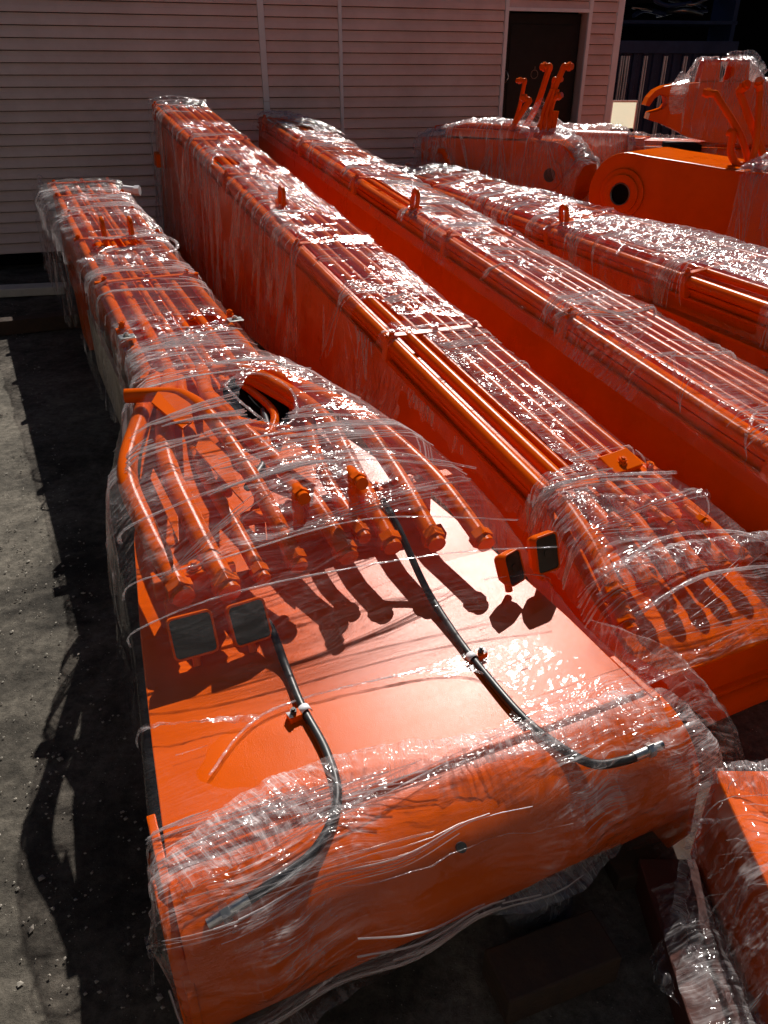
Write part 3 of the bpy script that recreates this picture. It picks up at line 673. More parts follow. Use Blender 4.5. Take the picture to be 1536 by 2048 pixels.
# neck to tip
CL1 = [2.15, 2.79, 3.65, 4.75, 5.6, 6.35, 7.0]
zt1 = lambda y: .705 + (y - 2.18) * (.985 - .705) / 5.07 + (.01 if 2.6 < y < 3.4 else 0)
for x, r in ((.375, .028), (.475, .022), (.575, .018), (.665, .018), (.765, .022), (.875, .026)):
    pipe([(x, 2.05, zt1(2.05) + .05), (x, 7.1, zt1(7.1) + .05)], r, b1)
for k, y in enumerate(CL1): clamp(y, .34, .915, zt1(y), b1, .08, (.03, .35, .62, .96) if k % 2 else (.08, .5, .9), bar=(k % 3 != 1))
for x, y in ((.345, 2.64), (.885, 2.70)):        # bright zinc straps over the edge pipes
    b = MB(); b.box((x + .01, y, zt1(y) + .092), (.075, .07, .006)); s_ = b.build('zinc_plate', ZINC, b1, .002); hexbolt(x + .01, y, zt1(y) + .097, .013, s_, ZINC)
lug(.512, 4.55, .90, b1, .20, .13); lug(.683, 4.50, .90, b1, .20, .13)
b = MB(); b.tube([(.93, 6.55, 1.03), (1.02, 6.5, 1.02)], .035, 14).tube([(1.02, 6.5, 1.02), (1.06, 6.48, 1.02)], .045, 6, smooth=False); b.build('pipe_coupling', TRIM, b1)
hexbolt(.575, 7.08, 1.045, .016, b1); hexbolt(.765, 7.08, 1.049, .016, b1)
# side fittings on the left flank
for y in (3.0, 3.55, 4.1, 4.7, 5.3, 5.9):
    b = MB(); b.box((.335, y, zt1(y) - .30), (.03, .07, .05)); b.build('side_bracket', ORANGE, b1, .003)
TANPLY = pbr('pale_plywood', (.42, .34, .25), (.55, .46, .35), .8, scale=5, bump=.3, bscale=50)
b = MB(); b.box((.315, 3.1, .33), (.022, 2.6, .42)); b.build('side_board', TANPLY, b1, .002)
b = MB(); b.box((.325, 5.2, .35), (.05, .5, .5)); b.build('side_bracket', ORANGE, b1, .004)
# lamps and hoses on the foot
work_lamp(.190, .585, .60, b1, .122, .118, 30); work_lamp(.345, .58, .598, b1, .108, .118, 30, 4)
work_lamp(1.155, .50, .60, b1, .075, .105, 22, 18); work_lamp(1.272, .50, .62, b1, .09, .125, 18, 6)
hose([(.36, .62, .585), (.40, .59, .565), (.405, .47, .505), (.398, .32, .494), (.402, .15, .488), (.375, .015, .485), (.29, -.075, .474), (.17, -.108, .462), (.12, -.115, .455)], b1)
hose([(.875, .86, .72), (.886, .77, .665), (.90, .606, .54), (.896, .42, .500), (.892, .26, .492), (.898, .054, .486), (.935, -.062, .474), (.985, -.125, .46), (1.06, -.145, .458), (1.10, -.146, .458)], b1)
hose_clip(.398, .30, .482, b1, R(8)); 
hose_clip(.892, .30, .482, b1, R(188))
# film over boom 1
def prof1(y):
    xl = np.interp(y, [s[0] for s in ST1], [s[1] for s in ST1]); xr = np.interp(y, [s[0] for s in ST1], [s[2] for s in ST1])
    zt = np.interp(y, [s[0] for s in ST1], [s[3] for s in ST1])
    pk = float(np.interp(y, [0, .33, .52, .62, .78, .9, 1.3, 1.72, 2.3], [.012, .012, .11, .17, .245, .275, .26, .25, .10]))
    pk += .014 * sag(y, CL1) if y > 2 else 0
    if y > 2.3: pk = .092 + .018 * sag(y, CL1)
    c = .55 if y < 1.9 else 0
    sx = float(np.interp(y, [0, .6, .8, 1.1, 1.5, 2.1, 2.4, 3.5, 5, 7.3], [.035, .03, .04, .09, .09, .05, .03, .04, .06, .08]))
    sl = sx + (float(np.interp(y, [3.5, 7.3], [0, .085])) if y > 3.5 else 0)
    mid = float(np.interp(y, [.5, .75, .95, 1.3, 2.0], [0, .045, .05, .02, 0]))
    low = np.interp(y, [-1, 1.5, 2.2, 7.3], [.10, .12, .14, .16]); fl = .045
    return [(xl - sl - fl, low), (xl - sl - .012, (low + zt) / 2), (xl - sl, zt + .0), (xl - sl * .7, zt + pk * .62), (xl + .045, zt + pk * .93), (xl + (xr - xl) * .3, zt + pk + mid * .7), (xl + (xr - xl) * .5, zt + pk + mid), (xl + (xr - xl) * .72, zt + pk + mid * .6), (xr - .05, zt + pk * .93), (xr + sx * .7, zt + pk * .6), (xr + sx, zt), (xr + sx + .015, (low + zt) / 2), (xr + sx + .03, low)]
ys = np.concatenate([np.arange(.0, 2.3, .0065), np.arange(2.3, 7.33, .0125)])
X = wrap_surface(ys, prof1, 190)
# carry the sheet round the pivot tube at the front
th = np.linspace(R(88), R(-70), 60)[::-1]
tubeX = np.zeros((190, len(th), 3)); p0 = np.array(prof1(0.0)); d = np.r_[0, np.cumsum(np.linalg.norm(np.diff(p0, axis=0), axis=1))]; d /= d[-1]
tt = np.linspace(0, 1, 190); px = np.interp(tt, d, p0[:, 0]); pz = np.interp(tt, d, p0[:, 1]); drop = np.maximum(0, .478 - pz)
for j, a in enumerate(th):
    rr = np.maximum(.03, .214 - drop * .62); bulge = .0 if a > 1 else .012
    tubeX[:, j, 0] = px + np.where(px > 1.2, .10 * math.sin(min(1, (R(90) - a) / 1.2)) * np.exp(-((drop - .1) / .14) ** 2), 0)
    tubeX[:, j, 1] = -.012 - rr * math.cos(a) - bulge * np.sin(px * 17) * 1; tubeX[:, j, 2] = .275 + rr * math.sin(a)
X = np.concatenate([tubeX, X], axis=1)
def keep1(X, U, V, rag):
    x, y, z = X[..., 0], X[..., 1], X[..., 2]
    k = ell(X, .70, 1.50, .10, .22, rag, R(-18)) & ell(X, .53, .185, .42, .145, rag, R(-6)) & ell(X, .58, 4.52, .17, .10, rag) & ell(X, .72, 2.72, .11, .035, rag, .3) & ell(X, .27, 1.32, .0, .0001, rag)
    k &= ~(ell(X, 1.0, -.196, .022, .010, -rag) == False) | (z > .35)
    low = (x < .3) & (y > 2.2) & (z < .22 + .1 * np.sin(y * 3.) + rag * 3)
    k &= ~low
    for cx, cz in ((1.02, .33), (.66, .235), (.70, .245)):
        k &= ~((y < -.1) & (((x - cx) / .016) ** 2 + ((z - cz) / .014) ** 2 < 1 + rag * 30))
    return k
ropes1 = [([(.13, .20, .492), (.3, .33, .498), (.60, .325, .50), (.84, .27, .498), (.93, .15, .495)], .0035, 1),
          ([(.58, 1.66, .885), (.60, 1.45, .875), (.66, 1.29, .85), (.75, 1.33, .855), (.80, 1.52, .875), (.76, 1.70, .885), (.66, 1.74, .89), (.58, 1.66, .885)], .005, 1),
          ([(.04, .78, .63), (.08, .75, .70), (.3, .70, .745), (.75, .70, .765), (1.22, .60, .70)], .003, 1),
          ([(.07, .97, .70), (.12, .95, .77), (.5, .97, .84), (.85, .98, .85), (1.2, .83, .78)], .005, 1),
          ([(.03, .63, .58), (.06, .62, .64), (.35, .60, .695), (.9, .56, .68), (1.28, .47, .66)], .003, 1),
          ([(.26, 1.83, .88), (.5, 1.86, .92), (.95, 1.72, .88)], .004, 1),
          ([(.40, 4.44, .99), (.55, 4.41, .985), (.72, 4.43, .985), (.8, 4.5, .98)], .009, 2),
          ([(.42, 4.6, 1.0), (.58, 4.63, 1.0), (.74, 4.61, .99)], .006, 1), ([(.60, 4.42, .96), (.80, 4.38, .99), (.90, 4.2, .98), (.88, 4.0, .96), (.76, 3.9, .95)], .010, 1)]
film_sheet('film_wrap', X, b1, .0075, 11, keep1, bundles=62, ribbons=30, ropes=ropes1, across=11., calm=lambda X: np.where((X[..., 1] > .1) & (X[..., 1] < .72), .22, np.where((X[..., 1] < 0) | (X[..., 1] > 2.3), 1.8, 1.)))
# bunched film across the crease, the right corner bag and the tails under the foot
crumple('film_bunch', [(.0, -.02, .485), (.2, .03, .50), (.45, .055, .505), (.72, .0, .502), (.98, -.03, .50), (1.22, -.05, .49)], [.10, .17, .13, .10, .13, .16], b1, .011, 3, n=260, m=40, freq=26)
crumple('film_bunch', [(1.25, .26, .50), (1.34, .06, .50), (1.385, -.08, .42), (1.37, -.18, .30), (1.30, -.20, .16)], [.09, .19, .24, .20, .08], b1, .018, 5, FILM, n=130, m=44, up=(1, 0, .3), freq=12)
crumple('film_bunch', [(-.03, .05, .40), (-.045, -.06, .30), (-.05, -.11, .20), (-.03, -.14, .08)], [.05, .12, .14, .1], b1, .014, 8, FILMD, n=110, m=36, up=(1, 0, 0), freq=18)
crumple('film_bunch', [(-.02, -.15, .09), (.12, -.17, .07), (.3, -.17, .10), (.5, -.17, .11), (.62, -.16, .13)], [.10, .16, .10, .05, .02], b1, .012, 9, FILM, n=150, m=30, up=(0, .5, .8), freq=16)
crumple('film_bunch', [(.28, 3.95, .93), (.45, 4.02, .93), (.75, 3.9, .92)], [.05, .08, .05], b1, .012, 12, n=90, freq=24)
crumple('film_bunch', [(.27, 7.28, 1.1), (.24, 7.2, .95), (.26, 7.1, .75), (.28, 7.1, .5)], [.10, .14, .1, .05], b1, .02, 13, FILMD, up=(1, 0, 0))

# ================================================================ straight booms 2, 3, 4
def straight_boom(M, w, L, near, depth, pipes, cl, lab, filmp, seed, bolts=(.03, .5, .95), lugs=(), cat='excavator boom', st_near=None, hz=.072):
    t = thing('excavator_boom', lab, cat, M, 'long orange booms laid side by side')
    st = (st_near or []) + [(y, .0, w, 0., -depth(y)) for y in ([near, 1., 3., 5., L] if not st_near else [0., 1., 3., 5., L])]
    body_loft(st).build('boom_body', ORANGE, t, .004); plate_loft(st, .014, .004).build('top_plate', ORANGE, t, .003)
    b = MB(); b.tube([(-.004, near if not st_near else .0, -.05), (-.004, L, -.05)], .009, 10); b.build('side_rail', ORANGE, t)
    for q, (x, r, a, c) in enumerate(pipes):
        zc = .038 if q == 0 else .012 + hz - .022; pipe([(x, a, zc), (x, c, zc)], r, t)
    for k, y in enumerate(cl): clamp(y, -.012, w + .012, 0, t, hz, bolts, zb=-.05)
    for x, y in lugs: lug(x, y, hz - .01, t, .16, .11)
    return t
def prof_s(w, cl, hz, lowl, lowr, amp=.016, fl=.03):
    def f(y):
        s = amp * sag(y, cl, .09); h = hz + .012 + s; ll = lowl(y) if callable(lowl) else lowl; lr = lowr(y) if callable(lowr) else lowr
        return [(-.03 - fl, -ll), (-.045, -ll * .5), (-.04 - s * .4, -.01), (-.03 - s * .3, hz * .6), (.02, h), (w * .5, h + .004), (w - .02, h), (w + .03 + s * .3, hz * .6), (w + .035, -.01), (w + .045, -lr)]
    return f
# ---- boom 2
M2 = frame((.605, 2.51, .489), (-.428, .888, .166), (.898, .439, -.030))
CL2 = [0., 1.352, 2.684, 4.205, 5.264, 6.62]; W2 = .5
D2 = lambda y: .36 + .172 * max(y, 0)
st2n = [(-.785, -.05, .60, -.075, -.31), (-.67, -.13, .59, -.058, -.32), (-.45, -.10, .56, -.045, -.38), (-.2, -.04, .52, -.02, -.37)]
b2 = straight_boom(M2, W2, 6.7, 0, D2, [(.012, .034, .02, 6.6), (.100, .030, .02, 6.6), (.172, .015, 0, 6.6), (.25, .030, -.2, 6.6), (.335, .024, -.2, 6.6), (.405, .022, -.25, 6.6), (.475, .027, -.2, 6.6)], CL2,
    'second orange boom from the left, with bare pipes along its near left edge', None, 20, lugs=[(.147, 3.38)], st_near=st2n)
b = MB(); b.tube([(-.04, -.80, -.335), (.60, -.80, -.335)], .055, 28); b.build('pivot_tube', ORANGE, b2)
b = MB(); b.box((.28, -.795, -.262), (.66, .03, .018)); b.build('weld_lip', ORANGE, b2, .004)
b = MB(); b.tube([(-.05, -.785, -.077), (.60, -.785, -.077)], .007, 10); b.build('weld_seam', ORANGE, b2)
for x0, xe, r in ((.03, -.09, .034), (.12, .05, .030), (.25, .17, .026), (.335, .275, .026), (.405, .375, .026), (.475, .475, .027)):
    pipe([(xe, -.50, .045), ((x0 + xe) / 2 + .01, -.28, .055), (x0, -.05, .055)], r, b2, cap=True)
b = MB(); b.tube([(-.115, -.60, .01), (-.10, -.54, .02)], .036, 20); o = b.build('end_cap', ORANGE, b2)
c = MB(); c.tube([(-.118, -.615, .008), (-.115, -.60, .01)], .042, 6, smooth=False).tube([(-.122, -.64, .004), (-.118, -.615, .008)], .030, 18); c.build('cap_nut', ORANGE, o, .002)
for x, y in ((.10, -.28), (.27, -.30), (.40, -.33)):
    b = MB(); b.tube([(x, y + .03, .07), (x, y + .02, .105)], .018, 12).tube([(x, y + .05, .105), (x, y - .02, .108)], .020, 14); t = b.build('tee_fitting', ORANGE, b2)
    c = MB(); c.tube([(x, y - .02, .108), (x, y - .045, .110)], .025, 6, smooth=False).tube([(x, y - .045, .110), (x, y - .065, .111)], .018, 14); c.build('end_cap', ORANGE, t, .001)
b = MB(); b.box((.36, .04, .095), (.16, .10, .05), rot=(R(12), 0, R(8))); o = b.build('bracket', ORANGE, b2, .004); hexbolt(.36, .03, .118, .017, o)
b = MB(); b.box((-.05, 6.35, -.35), (.08, .12, .12)); b.build('side_bracket', ORANGE, b2, .004)
def p2f(y):
    if y >= 0:
        f = prof_s(W2, CL2, .090, (lambda q: min(.20 + .42 * max(q - 1.0, 0), D2(q) - .05)), .10)(y); return f
    t_ = -y; xl = -.03 - .13 * min(1, t_ / .6); xr = W2 + .02 + .07 * min(1, t_ / .6)
    zt = float(np.interp(t_, [0, .25, .5, .62, .78], [.115, .13, .10, .045, -.045])); s = float(np.interp(t_, [0, .78], [-.0, -.08]))
    return [(xl - .03, -.34), (xl - .03, -.2), (xl - .025, s - .01), (xl - .01, (zt + s) / 2 + .01), (xl + .05, zt), ((xl + xr) / 2, zt + .01), (xr - .05, zt), (xr + .01, (zt + s) / 2), (xr + .03, s), (xr + .04, -.3)]
ys = np.concatenate([np.arange(-.80, 1.6, .0075), np.arange(1.6, 6.75, .012)])
X = wrap_surface(ys, p2f, 150)
def keep2(X, U, V, rag):
    x, y, z = X[..., 0], X[..., 1], X[..., 2]
    k = ell(X, .075, 4.47, .105, .16, rag) & ell(X, .147, 3.38, .04, .08, rag)
    k &= ~((x < .145 + rag) & (z > -.03) & (y > .05 + rag) & (y < 1.29 + rag))
    k &= ~((x < .12 + rag) & (z > 0) & (y > 1.42) & (y < 1.75 + rag * 5))
    k &= ell(X, .37, .03, .10, .085, rag)
    k &= ~((x < .0) & (y < -.25) & (z < -.08 + rag * 2))
    k &= ~((x < -.0) & (y > -.3) & (y < 1.1 + rag * 8) & (z < -.10 + rag * 4))
    return k
opening(0.091, 4.623, .004, .09, .22, b2)
ropes2 = [([(-.03, 4.47, .085), (.0, 4.34, .1), (.09, 4.30, .1), (.17, 4.38, .1), (.18, 4.5, .1), (.12, 4.62, .1), (.03, 4.63, .1), (-.03, 4.47, .085)], .006, 1),
          ([(-.05, -.02, .11), (.15, -.03, .13), (.3, -.06, .13), (.52, -.1, .12)], .008, 1), ([(-.05, 1.36, .1), (.2, 1.35, .115), (.5, 1.36, .1)], .006, 2),
          ([(-.15, -.5, .04), (.1, -.42, .13), (.4, -.45, .13), (.6, -.5, .08)], .008, 1), ([(-.14, -.62, .02), (.2, -.58, .09), (.6, -.62, .06)], .007, 2)]
film_sheet('film_wrap', X, b2, .0065, 31, keep2, bundles=85, ribbons=25, ropes=ropes2, across=13., along=2., calm=lambda X: 1.25 + 0 * X[..., 0])
crumple('film_bunch', [(-.03, -.08, .11), (.05, -.2, .14), (.2, -.25, .15), (.45, -.3, .15)], [.06, .12, .1, .12], b2, .014, 14, FILM, n=140, m=34, freq=20)
crumple('film_bunch', [(-.12, -.45, .06), (.1, -.5, .12), (.35, -.52, .12), (.65, -.55, .10)], [.08, .12, .1, .12], b2, .014, 15, n=180, m=30, freq=24)
crumple('film_bunch', [(-.05, 6.68, .08), (.2, 6.66, .12), (.5, 6.6, .1)], [.1, .12, .1], b2, .015, 16, FILM, n=100, m=24)
# ---- boom 3
M3 = frame((.914, 3.797, .799), (-.381, .918, .113), (.918, .39, -.077))
CL3 = [-1.38, 0., 1.367, 2.992, 4.433, 5.75]; W3 = .5
D3 = lambda y: .68 + .115 * y
b3 = straight_boom(M3, W3, 6.0, -2.6, D3, [(.008, .032, -2.6, 5.9), (.10, .016, -2.6, 5.9), (.175, .010, -2.6, 5.9), (.25, .027, -2.6, 5.9), (.33, .018, -2.6, 5.9), (.40, .025, -2.6, 5.9), (.475, .026, -2.6, 5.9)], CL3,
    'third orange boom from the left, its deep red side bare, with oval lifting lug', None, 21, lugs=[(.045, 1.99)])
X = wrap_surface(np.arange(-2.55, 6.05, .0115), prof_s(W3, CL3, .090, .085, .10), 110)
def keep3(X, U, V, rag):
    x, y, z = X[..., 0], X[..., 1], X[..., 2]
    k = ell(X, .045, 1.99, .05, .09, rag)
    k &= ~((x < .10 + rag) & (z > -.02) & (y > 2.05 + rag * 3) & (y < 2.85 + rag * 4))
    k &= ~((y > 4.9) & (y < 5.1 + rag) & (x > .15) & (x < .3))
    return k
film_sheet('film_wrap', X, b3, .0070, 41, keep3, bundles=75, ribbons=25, across=15., ropes=[([(-.05, .0, .10), (.2, .0, .11), (.54, .02, .10)], .006, 1), ([(-.06, 1.95, .06), (.1, 2.04, .12), (.4, 2.05, .11)], .01, 1), ([(-.05, 4.43, .09), (.2, 4.4, .12), (.5, 4.4, .1)], .008, 1)])
crumple('film_bunch', [(.0, 2.95, .10), (.2, 3.0, .13), (.5, 3.1, .12)], [.2, .3, .25], b3, .018, 17, FILM, n=120, m=40, freq=14)
crumple('film_bunch', [(.1, 5.95, .08), (.2, 5.6, .13), (.35, 5.1, .13), (.4, 4.6, .12)], [.3, .35, .3, .2], b3, .02, 18, n=160, m=50, freq=14)
# film side skirt at the tip of boom 3
# ---- boom 4
M4 = frame((1.645, 4.214, .901), (-.312, .95, .005), (.941, .309, .138))
CL4 = [-1.3, 0., 1.524, 2.609, 3.805, 5.2]; W4 = .5
D4 = lambda y: .78
b4 = straight_boom(M4, W4, 5.5, -2.4, D4, [(.008, .032, -2.4, 5.4), (.12, .022, -2.4, 5.4), (.22, .022, -2.4, 5.4), (.33, .022, -2.4, 5.4), (.46, .028, -2.4, 5.4)], CL4,
    'fourth orange boom from the left, its top under bright white crumpled film', None, 22, lugs=[(.09, 1.47)])
b = MB(); b.box((-.045, -.9, -.135), (.055, 2.6, .02)); b.build('side_rail', ORANGE, b4, .003)
for y in (-.25, .35, -.75):
    b = MB(); b.box((-.06, y, -.26), (.09, .10, .09)); o = b.build('side_bracket', ORANGE, b4, .004)
    hexbolt(-.07, y, -.214, .016, o, ZINC)
b = MB(); b.box((-.08, -.6, -.36), (.12, 1.6, .06)); b.build('cylinder_cradle', DARK, b4, .006)
X = wrap_surface(np.arange(-2.35, 5.55, .0115), prof_s(W4, CL4, .092, (lambda y: .36 + .1 * math.sin(y * 3)), .12, .02), 130)
def keep4(X, U, V, rag):
    x, y, z = X[..., 0], X[..., 1], X[..., 2]
    k = ell(X, .09, 1.47, .05, .09, rag); k &= ~((x < .06 + rag) & (z > -.08) & (y > -.6 + rag) & (y < -.04 + rag))
    return k
film_sheet('film_wrap', X, b4, .008, 51, keep4, bundles=60, ribbons=30, across=12., crum=1., ropes=[([(-.05, .6, .08), (.2, .75, .11), (.54, .5, .10)], .007, 1), ([(-.05, 1.5, .08), (.2, 1.52, .12), (.5, 1.5, .11)], .009, 1)])
crumple('film_bunch', [(.3, 5.3, .10), (.28, 4.6, .12), (.3, 3.9, .115)], [.4, .45, .4], b4, .014, 19, FILM, n=200, m=50, freq=14)
crumple('film_bunch', [(.28, 1.3, .10), (.28, .6, .12), (.3, .0, .11), (.3, -.8, .11)], [.3, .45, .42, .4], b4, .012, 23, FILMD, n=240, m=60, freq=16)
crumple('film_bunch', [(.28, 3.0, .10), (.28, 2.4, .12), (.3, 1.7, .11)], [.3, .40, .35], b4, .013, 24, FILM, n=200, m=50, freq=16)

# ================================================================ stick 5: short wrapped arm lying across in front of the door
def arm_frame(p, q, z0=0):
    """local x from p to q, local y = away from the camera side, z up"""
    a = Vector((q[0] - p[0], q[1] - p[1], 0)).normalized()
    return Matrix(((a.x, -a.y, 0, p[0]), (a.y, a.x, 0, p[1]), (0, 0, 1, z0), (0, 0, 0, 1)))
M5 = arm_frame((.40, 9.15), (1.80, 7.95))
a5 = thing('dipper_stick', 'short film wrapped stick before the black door, bent pipes standing on it', 'dipper stick', M5)
out5 = [(.02, .45), (.0, 1.34), (1.62, 1.36)] + [(1.60 + .30 * math.cos(a), 1.06 + .30 * math.sin(a)) for a in np.linspace(R(80), R(-60), 10)] + [(1.4, .62)]
b = MB(); b.prism(out5, (0, 0, 0), (1, 0, 0), (0, 0, 1), (0, 1, 0), .42); b.build('arm_body', ORANGE, a5, .008)
b = MB(); b.ring_prism(circ(.13, 32), circ(.065, 32), (1.62, -.03, 1.07), (1, 0, 0), (0, 0, 1), (0, 1, 0), .03, smooth=True); b.build('bearing_ring', ORANGE, a5, .003)
b = MB(); b.tube([(1.62, -.032, 1.07), (1.62, -.028, 1.07)], .062, 28); b.build('bore', DARK, a5)
b = MB(); b.box((.75, .2, 1.40), (.9, .34, .07)); b.build('pipe_cover', ORANGE, a5, .006)
for x in (.35, .60, 1.0): clamp(.2, x, x + .1, 1.345, a5, .09, (.5,))
for x in (.2, .28, .36):
    pipe([(.12, x - .1, 1.43), (.5, x - .1, 1.46), (1.3, x - .1, 1.45)], .022, a5)
pipe([(.28, -.03, 1.22), (.36, -.05, 1.20), (.44, -.045, 1.05), (.46, -.04, .8)], .03, a5)
lugp = MB(); lugp.tube([(.86, .30, 1.47), (.90, .30, 1.47)], .055, 20); lugp.build('cap', ORANGE, a5)
M5W = M5
def stalk(parent, base, top, kink, r, hd, bend=.0):
    """bent hose-line pipe with an elbow and a capped nut at its end"""
    p = [Vector(base), Vector(kink), Vector(top)]
    pth = spline([p[0], p[1], p[2] - (p[2] - p[1]).normalized() * .03], 6); b = MB(); b.tube(pth, r, 14)
    e = p[2] + Vector(hd) * .05; b.tube(spline([pth[-1], p[2], p[2] + Vector(hd) * .02, e], 4), r * 1.08, 14); o = b.build('bent_pipe', ORANGE, parent)
    d = Vector(hd).normalized(); c = MB(); c.tube([e, e + d * .028], r * 1.45, 6, smooth=False).tube([e + d * .028, e + d * .05], r * 1.05, 12); c.build('end_cap', ORANGE, o, .001)
    return o
for base, kink, top, r, hd in (((1.02, .15, 1.38), (1.10, .15, 1.60), (1.15, .15, 1.87), .020, (-.9, 0, 0)),
                               ((.98, .08, 1.34), (1.08, .08, 1.46), (1.26, .08, 1.70), .027, (-.85, -.2, .35)),
                               ((1.08, .2, 1.36), (1.26, .2, 1.62), (1.38, .2, 1.985), .029, (-.9, 0, 0)),
                               ((1.28, .25, 1.38), (1.38, .25, 1.62), (1.42, .24, 1.88), .021, (.9, -.2, 0)),
                               ((1.32, .15, 1.38), (1.42, .15, 1.66), (1.56, .15, 1.985), .027, (.95, -.2, 0)),
                               ((1.38, .12, 1.37), (1.44, .12, 1.52), (1.50, .12, 1.72), .024, (.9, -.1, .35))):
    stalk(a5, base, top, kink, r, hd)
for k in range(3):
    pipe([(1.50 + .02 * k, .06 + .03 * k, 1.80), (1.44 + .03 * k, .04 + .03 * k, 1.6), (1.44 + .035 * k, .05, 1.44), (1.50 + .03 * k, .07, 1.44), (1.54 + .02 * k, .08, 1.62)], .013, a5)
for x in (.25, 1.25):
    b = MB(); b.box((x, .2, .28), (.16, .5, .56)); b.build('support_block', TIMBER, a5, .006)
def prof5(x):
    zt = 1.43 if x > .2 else 1.38
    zl = np.interp(x, [0, .3, 1.2, 1.5, 1.95], [.75, .62, .60, .66, .85])
    zt = np.interp(x, [-.05, .2, .5, 1.1, 1.35, 1.7, 1.93], [1.34, 1.42, 1.49, 1.5, 1.46, 1.38, 1.15])
    return [(-.05, zl), (-.045, 1.0), (-.03, zt - .08), (.04, zt), (.2, zt + .015), (.38, zt), (.45, zt - .1), (.46, zl)]
def prof_to(M_, xs, prof, na):
    X = np.zeros((na, len(xs), 3))
    for j, x in enumerate(xs):
        p = np.array(prof(x)); d = np.r_[0, np.cumsum(np.linalg.norm(np.diff(p, axis=0), axis=1))]; d /= d[-1]; t = np.linspace(0, 1, na)
        X[:, j, 0] = x; X[:, j, 1] = np.interp(t, d, p[:, 0]); X[:, j, 2] = np.interp(t, d, p[:, 1])
    return X[:, ::-1]
X = prof_to(M5, np.arange(-.06, 1.93, .009), prof5, 120)
film_sheet('film_wrap', X, a5, .014, 61, mat=FILMD, keep= lambda X, U, V, rag: ell(X, 9, 9, 1, 1, rag), bundles=50, ribbons=30, across=9, crum=.8)
crumple('film_bunch', [(1.2, .1, 1.42), (1.3, .12, 1.58), (1.38, .15, 1.72)], [.22, .18, .03], a5, .03, 62, FILMD, n=80, m=40, up=(0, -1, 0), freq=14)
crumple('film_bunch', [(.0, .08, 1.37), (.3, .1, 1.43), (.7, .1, 1.50), (1.0, .12, 1.48)], [.1, .16, .2, .2], a5, .02, 160, FILMX, n=160, m=40, freq=14)
crumple('film_bunch', [(1.2, .1, 1.42), (1.45, .1, 1.43), (1.7, .1, 1.41), (1.88, .1, 1.28)], [.15, .25, .25, .2], a5, .02, 161, FILMX, n=120, m=40, freq=12)
crumple('film_bunch', [(-.06, .1, 1.38), (-.08, .1, 1.2), (-.07, .1, 1.0), (-.04, .1, .8)], [.2, .25, .2, .1], a5, .03, 63, FILMD, n=90, m=40, up=(-1, 0, 0), freq=12)
crumple('film_bunch', [(1.45, .1, 1.42), (1.6, .12, 1.44), (1.75, .15, 1.42)], [.1, .2, .12], a5, .03, 64, FILMX, n=80, m=40, freq=14)
# wrapped round ram behind stick 5
M9 = arm_frame((1.85, 8.75), (2.60, 8.45))
a9 = thing('wrapped_cylinder', 'fat round end in bright white crinkled film beside the pierced arm tip', 'hydraulic ram', M9)
b = MB(); b.tube([(-.2, .2, 1.26), (.62, .2, 1.25)], .17, 32); b.build('barrel', ORANGE, a9, .02)
b = MB(); b.box((.2, .2, .45), (.9, .34, .9)); b.build('arm_body', ORANGE, a9, .01)
def prof9(x):
    r = .20 * math.sqrt(max(.02, 1 - max(0, (x - .45) / .27) ** 2)); return [(-.02, .75), (.2 - r * .98, 1.13)] + [(.2 + r * math.cos(a), 1.26 + r * math.sin(a)) for a in np.linspace(R(180), 0, 12)] + [(.42, .8)]
film_sheet('film_wrap', prof_to(M9, np.arange(-.2, .715, .009), prof9, 90), a9, .020, 65, mat=FILMX, ribbons=50, across=9, crum=1.4)
# low wrapped girder behind the bare arm
M8 = arm_frame((2.2, 8.9), (4.9, 7.6))
a8 = thing('wrapped_girder', 'low film covered girder seen just behind the bare orange arm', 'excavator boom', M8)
b = MB(); b.box((1.5, .3, .72), (3.2, .5, 1.12)); b.build('boom_body', ORANGE, a8, .006)
for y in (.12, .25, .38, .5): pipe([(0, y, 1.31), (3., y, 1.31)], .024, a8)
b = MB(); b.box((.35, .3, 1.30), (.3, .4, .1)); b.build('pipe_clamp', ORANGE, a8, .004)
film_sheet('film_wrap', prof_to(M8, np.arange(-.1, 3.2, .014), lambda x: [(.0, .7), (.01, 1.2), (.06, 1.35), (.3, 1.37), (.55, 1.35), (.6, 1.2), (.6, .7)], 80), a8, .012, 66, ribbons=50)

# ================================================================ arm 6: bare orange arm with pin bore
M6 = arm_frame((1.83, 6.62), (3.05, 5.52))
a6 = thing('dipper_stick', 'bare unwrapped orange arm with a rounded tip and a large round pin hole', 'dipper stick', M6)
cx, cz, r6 = .10, 1.09, .30
out6 = [(cx + r6 * math.cos(a), cz + r6 * math.sin(a)) for a in np.linspace(R(84), R(222), 22)] + [(.05, .62), (.35, .42), (.7, .30), (2.2, .28), (2.2, 1.30), (1.6, 1.315), (.95, 1.315), (.62, 1.345), (.25, 1.375)]
b = MB(); b.prism(out6, (0, 0, 0), (1, 0, 0), (0, 0, 1), (0, 1, 0), .72); b.build('arm_body', ORANGE, a6, .01)
b = MB(); b.ring_prism(circ(.185, 40, (0, 0)), circ(.083, 40), (cx, -.022, cz), (1, 0, 0), (0, 0, 1), (0, 1, 0), .022, smooth=True); b.ring_prism(circ(.145, 40, (0, 0)), circ(.083, 40), (cx, -.042, cz), (1, 0, 0), (0, 0, 1), (0, 1, 0), .022, smooth=True); b.build('bearing_ring', ORANGE, a6, .004)
b = MB(); b.ring_prism(circ(.084, 40), circ(.076, 40), (cx, -.046, cz), (1, 0, 0), (0, 0, 1), (0, 1, 0), .05, smooth=True); b.build('bushing', BORE, a6)
b = MB(); b.tube([(cx, -.026, cz), (cx, -.022, cz)], .0765, 32); b.build('bore', DARK, a6)
